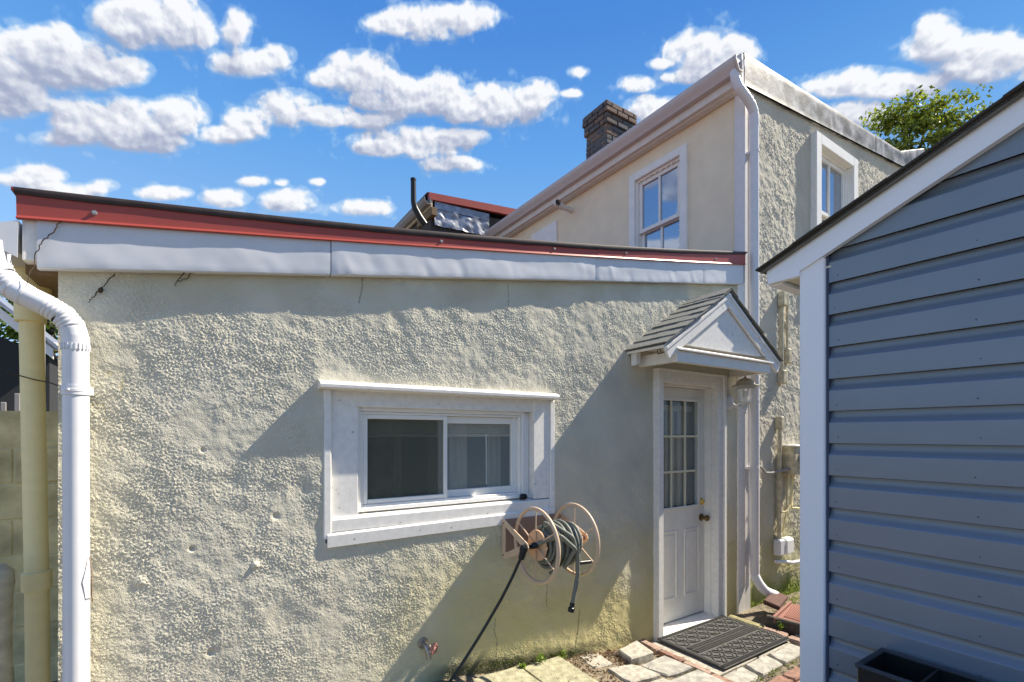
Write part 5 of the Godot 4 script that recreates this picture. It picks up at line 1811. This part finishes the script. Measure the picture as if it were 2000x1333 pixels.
# ---------------------------------------------------------------- ground
func stone(t: Node3D, poly: Array, y0: float, y1: float, m: Material, called := "paving_stone") -> void:
	var b := B.new()
	var c := Vector2.ZERO
	for p in poly:
		c += p / poly.size()
	# outline with a worn edge: sides, a chamfer ring, then the uneven top
	var n := 0
	var ring := []
	for i in poly.size():
		var a: Vector2 = poly[i]
		var e: Vector2 = poly[(i + 1) % poly.size()]
		for k in 3:
			var q := a.lerp(e, k / 3.0)
			q += (c - q).normalized() * (rng.randf_range(-0.002, 0.006) + (0.008 if k == 0 else 0.0))
			ring.append(q)
	n = ring.size()
	var lift := []
	for i in n:
		lift.append(y1 + rng.randf_range(-0.004, 0.004))
	for i in n:
		var j := (i + 1) % n
		var a: Vector2 = ring[i]
		var e: Vector2 = ring[j]
		var ai := a + (c - a).normalized() * 0.009
		var ei := e + (c - e).normalized() * 0.009
		var out := Vector3((a + e).x * 0.5 - c.x, 0, (a + e).y * 0.5 - c.y)
		b.face([Vector3(a.x, y0, a.y), Vector3(e.x, y0, e.y), Vector3(e.x, lift[j] - 0.008, e.y), Vector3(a.x, lift[i] - 0.008, a.y)], out)
		b.face([Vector3(a.x, lift[i] - 0.008, a.y), Vector3(e.x, lift[j] - 0.008, e.y), Vector3(ei.x, lift[j], ei.y), Vector3(ai.x, lift[i], ai.y)], out.normalized() + Vector3.UP)
		b.face([Vector3(ai.x, lift[i], ai.y), Vector3(ei.x, lift[j], ei.y), Vector3(c.x, y1 + 0.002, c.y)], Vector3.UP)
	part(called, b, m, t)

func rect(x0: float, z0: float, x1: float, z1: float, skew := 0.0) -> Array:
	return [Vector2(x0 + skew, z0), Vector2(x1 + skew, z0 + skew * 0.5), Vector2(x1, z1), Vector2(x0, z1 - skew * 0.5)]

func build_ground() -> void:
	var b := B.new()
	var xs := [-300.0, -80.0, -20.0, -8.0, -4.0, -2.0]
	for i in 90:
		xs.append(-1.0 + i * 0.07)
	for x in [5.6, 7.0, 10.0, 20.0, 80.0, 300.0]:
		xs.append(x)
	var zs := [-300.0, -80.0, -20.0, -8.0, -3.0, -1.0]
	for i in 40:
		zs.append(-0.15 + i * 0.07)
	for z in [3.0, 4.0, 6.0, 10.0, 20.0, 80.0, 300.0]:
		zs.append(z)
	var rows := []
	for z in zs:
		var row := []
		for x in xs:
			var bump: float = 0.012 * n_mid.get_noise_2d(x * 0.6, z * 0.6) + 0.008 * n_peb.get_noise_2d(x * 0.5, z * 0.5) if absf(x) < 6.0 and absf(z) < 3.0 else 0.0
			row.append(Vector3(x, ground_y(x) - lerpf(0.035, 0.014, smooth(2.0, 2.3, x)) + bump * 0.7, z))
		rows.append(row)
	b.sheet(rows, Vector3.UP)
	struct("ground", b, mats.dirt, "bare brown soil of the side yard between the paving stones")
	var t := Node3D.new()
	t.name = "paving"
	add_child(t)
	tag(t, "mixed stone and brick paving in front of the back door", "", "", "structure")
	# weathered slabs at the foot of the wall, mossy to the left
	stone(t, rect(1.69, 0.02, 1.995, 0.44, 0.01), -0.05, 0.125, mats.moss_stone)
	stone(t, rect(1.29, 0.05, 1.655, 0.46, 0.01), -0.05, 0.165, mats.moss_stone)
	stone(t, rect(0.86, 0.06, 1.27, 0.47), -0.05, 0.19, mats.moss_stone)
	stone(t, rect(0.4, 0.06, 0.84, 0.47), -0.05, 0.2, mats.moss_stone)
	stone(t, rect(1.5, 0.49, 2.06, 0.95), -0.05, 0.11, mats.moss_stone)
	stone(t, rect(0.9, 0.5, 1.47, 0.95), -0.05, 0.16, mats.grey_stone)
	stone(t, [Vector2(2.19, 0.0), Vector2(2.345, 0.03), Vector2(2.325, 0.215), Vector2(2.155, 0.195)], -0.05, 0.062, mats.grey_stone)
	stone(t, [Vector2(2.47, 0.095), Vector2(2.70, 0.075), Vector2(2.665, 0.275), Vector2(2.44, 0.258)], -0.05, 0.078, mats.grey_stone)
	stone(t, [Vector2(2.47, 0.295), Vector2(2.745, 0.285), Vector2(2.765, 0.51), Vector2(2.525, 0.495)], -0.06, 0.04, mats.blue_stone)
	stone(t, [Vector2(2.21, 0.25), Vector2(2.41, 0.29), Vector2(2.46, 0.5), Vector2(2.21, 0.47)], -0.06, 0.074, mats.grey_stone)
	stone(t, [Vector2(2.46, 0.525), Vector2(2.775, 0.53), Vector2(2.775, 0.85), Vector2(2.5, 0.85)], -0.06, 0.038, mats.blue_stone)
	stone(t, [Vector2(2.09, 0.5), Vector2(2.43, 0.53), Vector2(2.44, 0.86), Vector2(2.1, 0.86)], -0.06, 0.08, mats.grey_stone)
	# a course of bricks on edge left of the mat
	var z := -0.02
	for k in 5:
		stone(t, rect(2.795 - k * 0.004, z, 2.862 - k * 0.004, z + 0.2), -0.05, 0.022 - 0.003 * (k % 2), mats[["brick_c", "brick_b", "brick_c", "brick_a", "brick_c"][k]], "brick")
		z += 0.207
	# narrow kerb bricks right of the mat
	stone(t, rect(3.845, 0.06, 3.915, 0.36), -0.05, 0.012, mats.moss_pale, "brick")
	stone(t, rect(3.835, 0.365, 3.905, 0.56), -0.05, 0.014, mats.brick_c, "brick")
	stone(t, rect(3.825, 0.565, 3.895, 0.76), -0.05, 0.012, mats.brick_c, "brick")
	# flags under and below the mat
	stone(t, rect(2.875, 0.02, 3.36, 0.62), -0.05, -0.004, mats.grey_stone)
	stone(t, rect(3.37, 0.02, 3.82, 0.62), -0.05, -0.006, mats.grey_stone)
	stone(t, [Vector2(2.87, 0.635), Vector2(3.13, 0.632), Vector2(3.10, 0.79), Vector2(2.86, 0.79)], -0.05, 0.0, mats.blue_stone)
	stone(t, [Vector2(3.145, 0.632), Vector2(3.43, 0.63), Vector2(3.40, 0.775), Vector2(3.115, 0.785)], -0.05, 0.002, mats.blue_stone)
	stone(t, [Vector2(3.45, 0.63), Vector2(3.79, 0.625), Vector2(3.77, 0.765), Vector2(3.42, 0.775)], -0.05, 0.0, mats.blue_stone)
	stone(t, [Vector2(3.91, 0.57), Vector2(4.25, 0.56), Vector2(4.25, 0.74), Vector2(3.90, 0.75)], -0.05, 0.0, mats.grey_stone)
	# running bond of red bricks towards the camera
	for j in 9:
		for i in 8:
			var x := 2.82 + i * 0.213 + (0.1 if j % 2 else 0.0)
			var zz := 0.83 + j * 0.103
			stone(t, rect(x, zz, x + 0.205, zz + 0.096), -0.05, -0.004 + rng.randf_range(-0.004, 0.004), mats[["brick_a", "brick_c", "brick_b"][rng.randi() % 3]], "brick")
	# doormat
	var m := thing("doormat", "black moulded rubber doormat lying in front of the back door", "doormat", Vector3(3.39, 0.0, 0.33))
	b = B.new()
	b.box(Vector3(2.955, 0.006, 0.045), Vector3(3.81, 0.018, 0.612), 0.004)
	part("mat_base", b, mats.rubber, m)
	b = B.new()
	for k in 48:
		var x := 2.966 + k * 0.0177
		b.box(Vector3(x, 0.018, 0.05), Vector3(x + 0.009, 0.025, 0.082), 0.002)
		b.box(Vector3(x, 0.018, 0.576), Vector3(x + 0.009, 0.025, 0.608), 0.002)
	for k in 28:
		var zz := 0.09 + k * 0.0172
		b.box(Vector3(2.96, 0.018, zz), Vector3(2.992, 0.025, zz + 0.009), 0.002)
		b.box(Vector3(3.773, 0.018, zz), Vector3(3.805, 0.025, zz + 0.009), 0.002)
	part("border_ribs", b, mats.rubber_dark, m).set_meta("kind", "stuff")
	b = B.new()
	for band in [[0.09, 0.265], [0.395, 0.57]]:
		for k in 12:
			for j in 3:
				var o := Vector3(3.035 + k * 0.064, 0.0205, band[0] + 0.03 + j * 0.058)
				for s in [-1.0, 1.0]:
					var d := Vector3(0.024, 0, 0.024 * s * (1.0 if (k + j) % 2 else -1.0))
					b.bar(o - d + Vector3(0.012 * s, 0, 0), o + d + Vector3(0.012 * s, 0, 0), 0.006, 0.007)
	part("raised_pattern", b, mats.rubber, m).set_meta("kind", "stuff")
	b = B.new()
	b.box(Vector3(3.0, 0.0185, 0.283), Vector3(3.77, 0.0195, 0.378))
	part("recessed_band", b, mats.black_plastic, m)
	b = B.new()
	for row in [0.282, 0.332]:
		for k in 34:
			var x := 3.003 + k * 0.0225
			b.bar(Vector3(x, 0.024, row), Vector3(x + 0.024, 0.024, row + 0.046), 0.006, 0.008)
		for k in 3:
			b.bar(Vector3(3.0, 0.023, row + 0.002 + k * 0.021), Vector3(3.77, 0.023, row + 0.002 + k * 0.021), 0.005, 0.007)
	part("grip_bars", b, mats.rubber, m).set_meta("kind", "stuff")
	# splash block and loose edging by the downspout
	t = thing("splash_block", "brown-red ribbed plastic splash block lying by the downspout's foot", "splash block", Vector3(4.3, 0.0, 0.4))
	b = B.new()
	b.prism(PackedVector2Array([Vector2(3.96, 0.40), Vector2(4.02, 0.60), Vector2(4.60, 0.52), Vector2(4.50, 0.27)]), Vector3(0, 0.03, 0), Vector3.RIGHT, Vector3(0, 0, 1), Vector3(0, 0.025, 0))
	part("tray", b, mats.splash_plastic, t)
	b = B.new()
	b.bar(Vector3(3.96, 0.062, 0.405), Vector3(4.02, 0.062, 0.595), 0.025, 0.045, Vector3.UP, 0.006)
	b.bar(Vector3(4.03, 0.062, 0.60), Vector3(4.60, 0.055, 0.522), 0.022, 0.05, Vector3.UP, 0.006)
	b.bar(Vector3(3.97, 0.062, 0.395), Vector3(4.50, 0.055, 0.272), 0.022, 0.05, Vector3.UP, 0.006)
	part("lip", b, mats.splash_plastic, t)
	for k in 12:
		b = B.new()
		var f := (k + 0.8) / 13.0
		b.bar(Vector3(4.12, 0.058, lerpf(0.40, 0.57, f)), Vector3(lerpf(4.48, 4.58, f), 0.056, lerpf(0.29, 0.51, f)), 0.006, 0.012)
		part("rib", b, mats.splash_plastic, t)
	b = B.new()
	b.obox(Transform3D(Basis(Vector3.UP, 0.28) * Basis(Vector3(1, 0, 0), 0.25), Vector3(4.32, 0.11, 0.235)), Vector3(0.36, 0.04, 0.13), 0.008)
	tag(part("tilted_paver", b, mats.splash_dark), "dark red-brown paver propped tilted behind the splash block", "paver")
	b = B.new()
	b.obox(Transform3D(Basis(Vector3.UP, -1.42), Vector3(3.99, 0.035, 0.50)), Vector3(0.33, 0.10, 0.05), 0.01)
	tag(part("edging_stone", b, mats.dark_stone), "dark upright edging stone right of the doormat, nearer the door", "edging stone", "edging stones by the splash block")
	b = B.new()
	b.obox(Transform3D(Basis(Vector3.UP, -1.45), Vector3(3.965, 0.03, 0.86)), Vector3(0.34, 0.11, 0.05), 0.01)
	tag(part("edging_stone", b, mats.dark_stone), "dark upright edging stone right of the doormat, nearer the shed", "edging stone", "edging stones by the splash block")
	# moss and weeds
	var r := RandomNumberGenerator.new()
	r.seed = 14
	b = B.new()
	b.tinted = true
	for k in 60:
		var p := Vector3(r.randf_range(4.45, 5.3), 0.0, r.randf_range(0.01, 0.24))
		leaf_clump(b, r, p + Vector3(0, 0.01, 0), Vector3(0.03, 0.012, 0.03), 30, 0.006, Color(0.1, 0.14, 0.01), Color(0.3, 0.34, 0.02))
	for k in 46:
		var f := r.randf()
		leaf_clump(b, r, Vector3(lerpf(2.88, 3.9, f), 0.004, 0.80 + r.randf_range(-0.014, 0.016)), Vector3(0.02, 0.01, 0.012), 14, 0.006, Color(0.1, 0.13, 0.02), Color(0.26, 0.3, 0.04))
	for k in 20:
		leaf_clump(b, r, Vector3(r.randf_range(2.2, 2.85), 0.01, 0.51 + r.randf_range(-0.01, 0.01)), Vector3(0.02, 0.008, 0.01), 10, 0.006, Color(0.1, 0.13, 0.02), Color(0.26, 0.3, 0.04))
	for k in 40:
		var x := r.randf_range(1.25, 2.2)
		leaf_clump(b, r, Vector3(x, ground_y(x) + 0.02, 0.018), Vector3(0.03, 0.014, 0.01), 14, 0.006, Color(0.03, 0.045, 0.01), Color(0.09, 0.11, 0.02))
	struct("moss", b, mats.leaf, "green moss in the joints of the paving and at the wall's foot", "stuff")
	for w in [[Vector3(2.03, 0.105, 0.035), "small bright green weed at the wall's foot by the last mossy slab", 0.034], [Vector3(1.84, 0.14, 0.05), "small pale weed growing on the mossy slab against the wall", 0.03], [Vector3(1.66, 0.16, 0.1), "tiny weed in the gap between two mossy slabs", 0.02], [Vector3(3.94, 0.02, 0.47), "pale green weed between the doormat and the dark edging stone", 0.04]]:
		b = B.new()
		b.tinted = true
		leaf_clump(b, r, w[0] + Vector3(0, w[2] * 0.6, 0), Vector3(1, 0.7, 1) * w[2], 60, 0.011, Color(0.1, 0.17, 0.02), Color(0.28, 0.38, 0.06))
		tag(part("weed", b, mats.leaf), w[1], "weed", "weeds in the paving")
	b = B.new()
	b.tinted = true
	for k in 420:
		var p := Vector3(r.randf_range(1.9, 2.85), 0.0, 0.0)
		if k % 3 == 0:
			p = Vector3(r.randf_range(2.34, 2.5), 0, r.randf_range(0.02, 0.3))
		elif k % 3 == 1:
			p = Vector3(r.randf_range(2.1, 2.8), 0, r.randf_range(0.015, 0.1))
		else:
			p = Vector3(r.randf_range(2.02, 2.2), 0, r.randf_range(0.05, 0.6))
		p.y = ground_y(p.x) - 0.012 + r.randf() * 0.02
		leaf_clump(b, r, p, Vector3(0.012, 0.004, 0.012), 2, 0.011, Color(0.09, 0.055, 0.035), Color(0.32, 0.2, 0.13))
	for k in 160:
		var p := Vector3(r.randf_range(1.3, 3.8), 0, r.randf_range(0.06, 0.8))
		p.y = 0.03 if p.x > 2.86 else maxf(ground_y(p.x) + 0.012, 0.03)
		leaf_clump(b, r, p, Vector3(0.003, 0.002, 0.003), 1, 0.007, Color(0.14, 0.08, 0.05), Color(0.42, 0.3, 0.2))
	struct("leaf_litter", b, mats.leaf, "brown leaf litter between the stones left of the doormat", "stuff")

# ---------------------------------------------------------------- everything
func _ready() -> void:
	rng.seed = 2024
	make_light()
	make_materials()
	M("door_paint", lin(0.82, 0.8, 0.73), 0.5, t_grain, 0.8)
	M("cream_vinyl", lin(0.72, 0.68, 0.5), 0.5)
	M("grey_white", lin(0.74, 0.71, 0.69), 0.6, t_grain, 0.5)
	M("shed_siding_plain", lin(0.175, 0.22, 0.275), 0.6)
	M("shed_channel", lin(0.06, 0.075, 0.12), 0.6)
	M("shed_soffit", lin(0.66, 0.62, 0.5), 0.6)
	M("shed_drip", lin(0.2, 0.185, 0.15), 0.5, t_blotch, 0.4)
	M("black_plastic_grey", lin(0.04, 0.045, 0.05), 0.3)
	M("tan_plate", lin(0.66, 0.42, 0.25), 0.5)
	M("lantern_roof", lin(0.62, 0.57, 0.46), 0.6, t_blotch, 0.2)
	M("moss_pale", lin(0.42, 0.38, 0.2), 0.9, t_blotch, 0.3, t_fine, 0.3)
	M("rubber_dark", lin(0.07, 0.07, 0.066), 0.7)
	M("splash_dark", lin(0.13, 0.06, 0.045), 0.8, t_blotch, 0.3)
	M("sticker", lin(0.6, 0.4, 0.05), 0.5, t_speck, 0.03)
	M("flashing_streaked", lin(0.5, 0.49, 0.48), 0.5, t_streak(), 1.3, t_fine, 0.06)
	var sg := M("screen_glass", Color(0.36, 0.37, 0.3, 0.35), 0.9)
	sg.transparency = BaseMaterial3D.TRANSPARENCY_ALPHA
	n_wave = noise(FastNoiseLite.TYPE_SIMPLEX_SMOOTH, 1.3, 2, 1)
	n_mid = noise(FastNoiseLite.TYPE_SIMPLEX_SMOOTH, 9.0, 3, 2)
	n_peb = noise(FastNoiseLite.TYPE_SIMPLEX_SMOOTH, 112.0, 2, 3)
	n_grit = noise(FastNoiseLite.TYPE_SIMPLEX_SMOOTH, 150.0, 1, 4)
	n_cell = noise(FastNoiseLite.TYPE_CELLULAR, 128.0, 1, 13)
	n_cell.cellular_return_type = FastNoiseLite.RETURN_DISTANCE
	n_cell.cellular_distance_function = FastNoiseLite.DISTANCE_EUCLIDEAN
	n_cell.cellular_jitter = 1.0
	n_patch = noise(FastNoiseLite.TYPE_SIMPLEX_SMOOTH, 2.4, 3, 6)
	n_stain = noise(FastNoiseLite.TYPE_SIMPLEX_SMOOTH, 2.0, 4, 7)
	build_ground()
	build_addition()
	build_house()
	build_background()
	build_shed()
	build_trees()
	build_wall_things()

func t_streak() -> NoiseTexture2D:
	return noise_tex(noise(FastNoiseLite.TYPE_SIMPLEX_SMOOTH, 0.011, 5, 18), 512, 0.12, 1.0, 0.45)
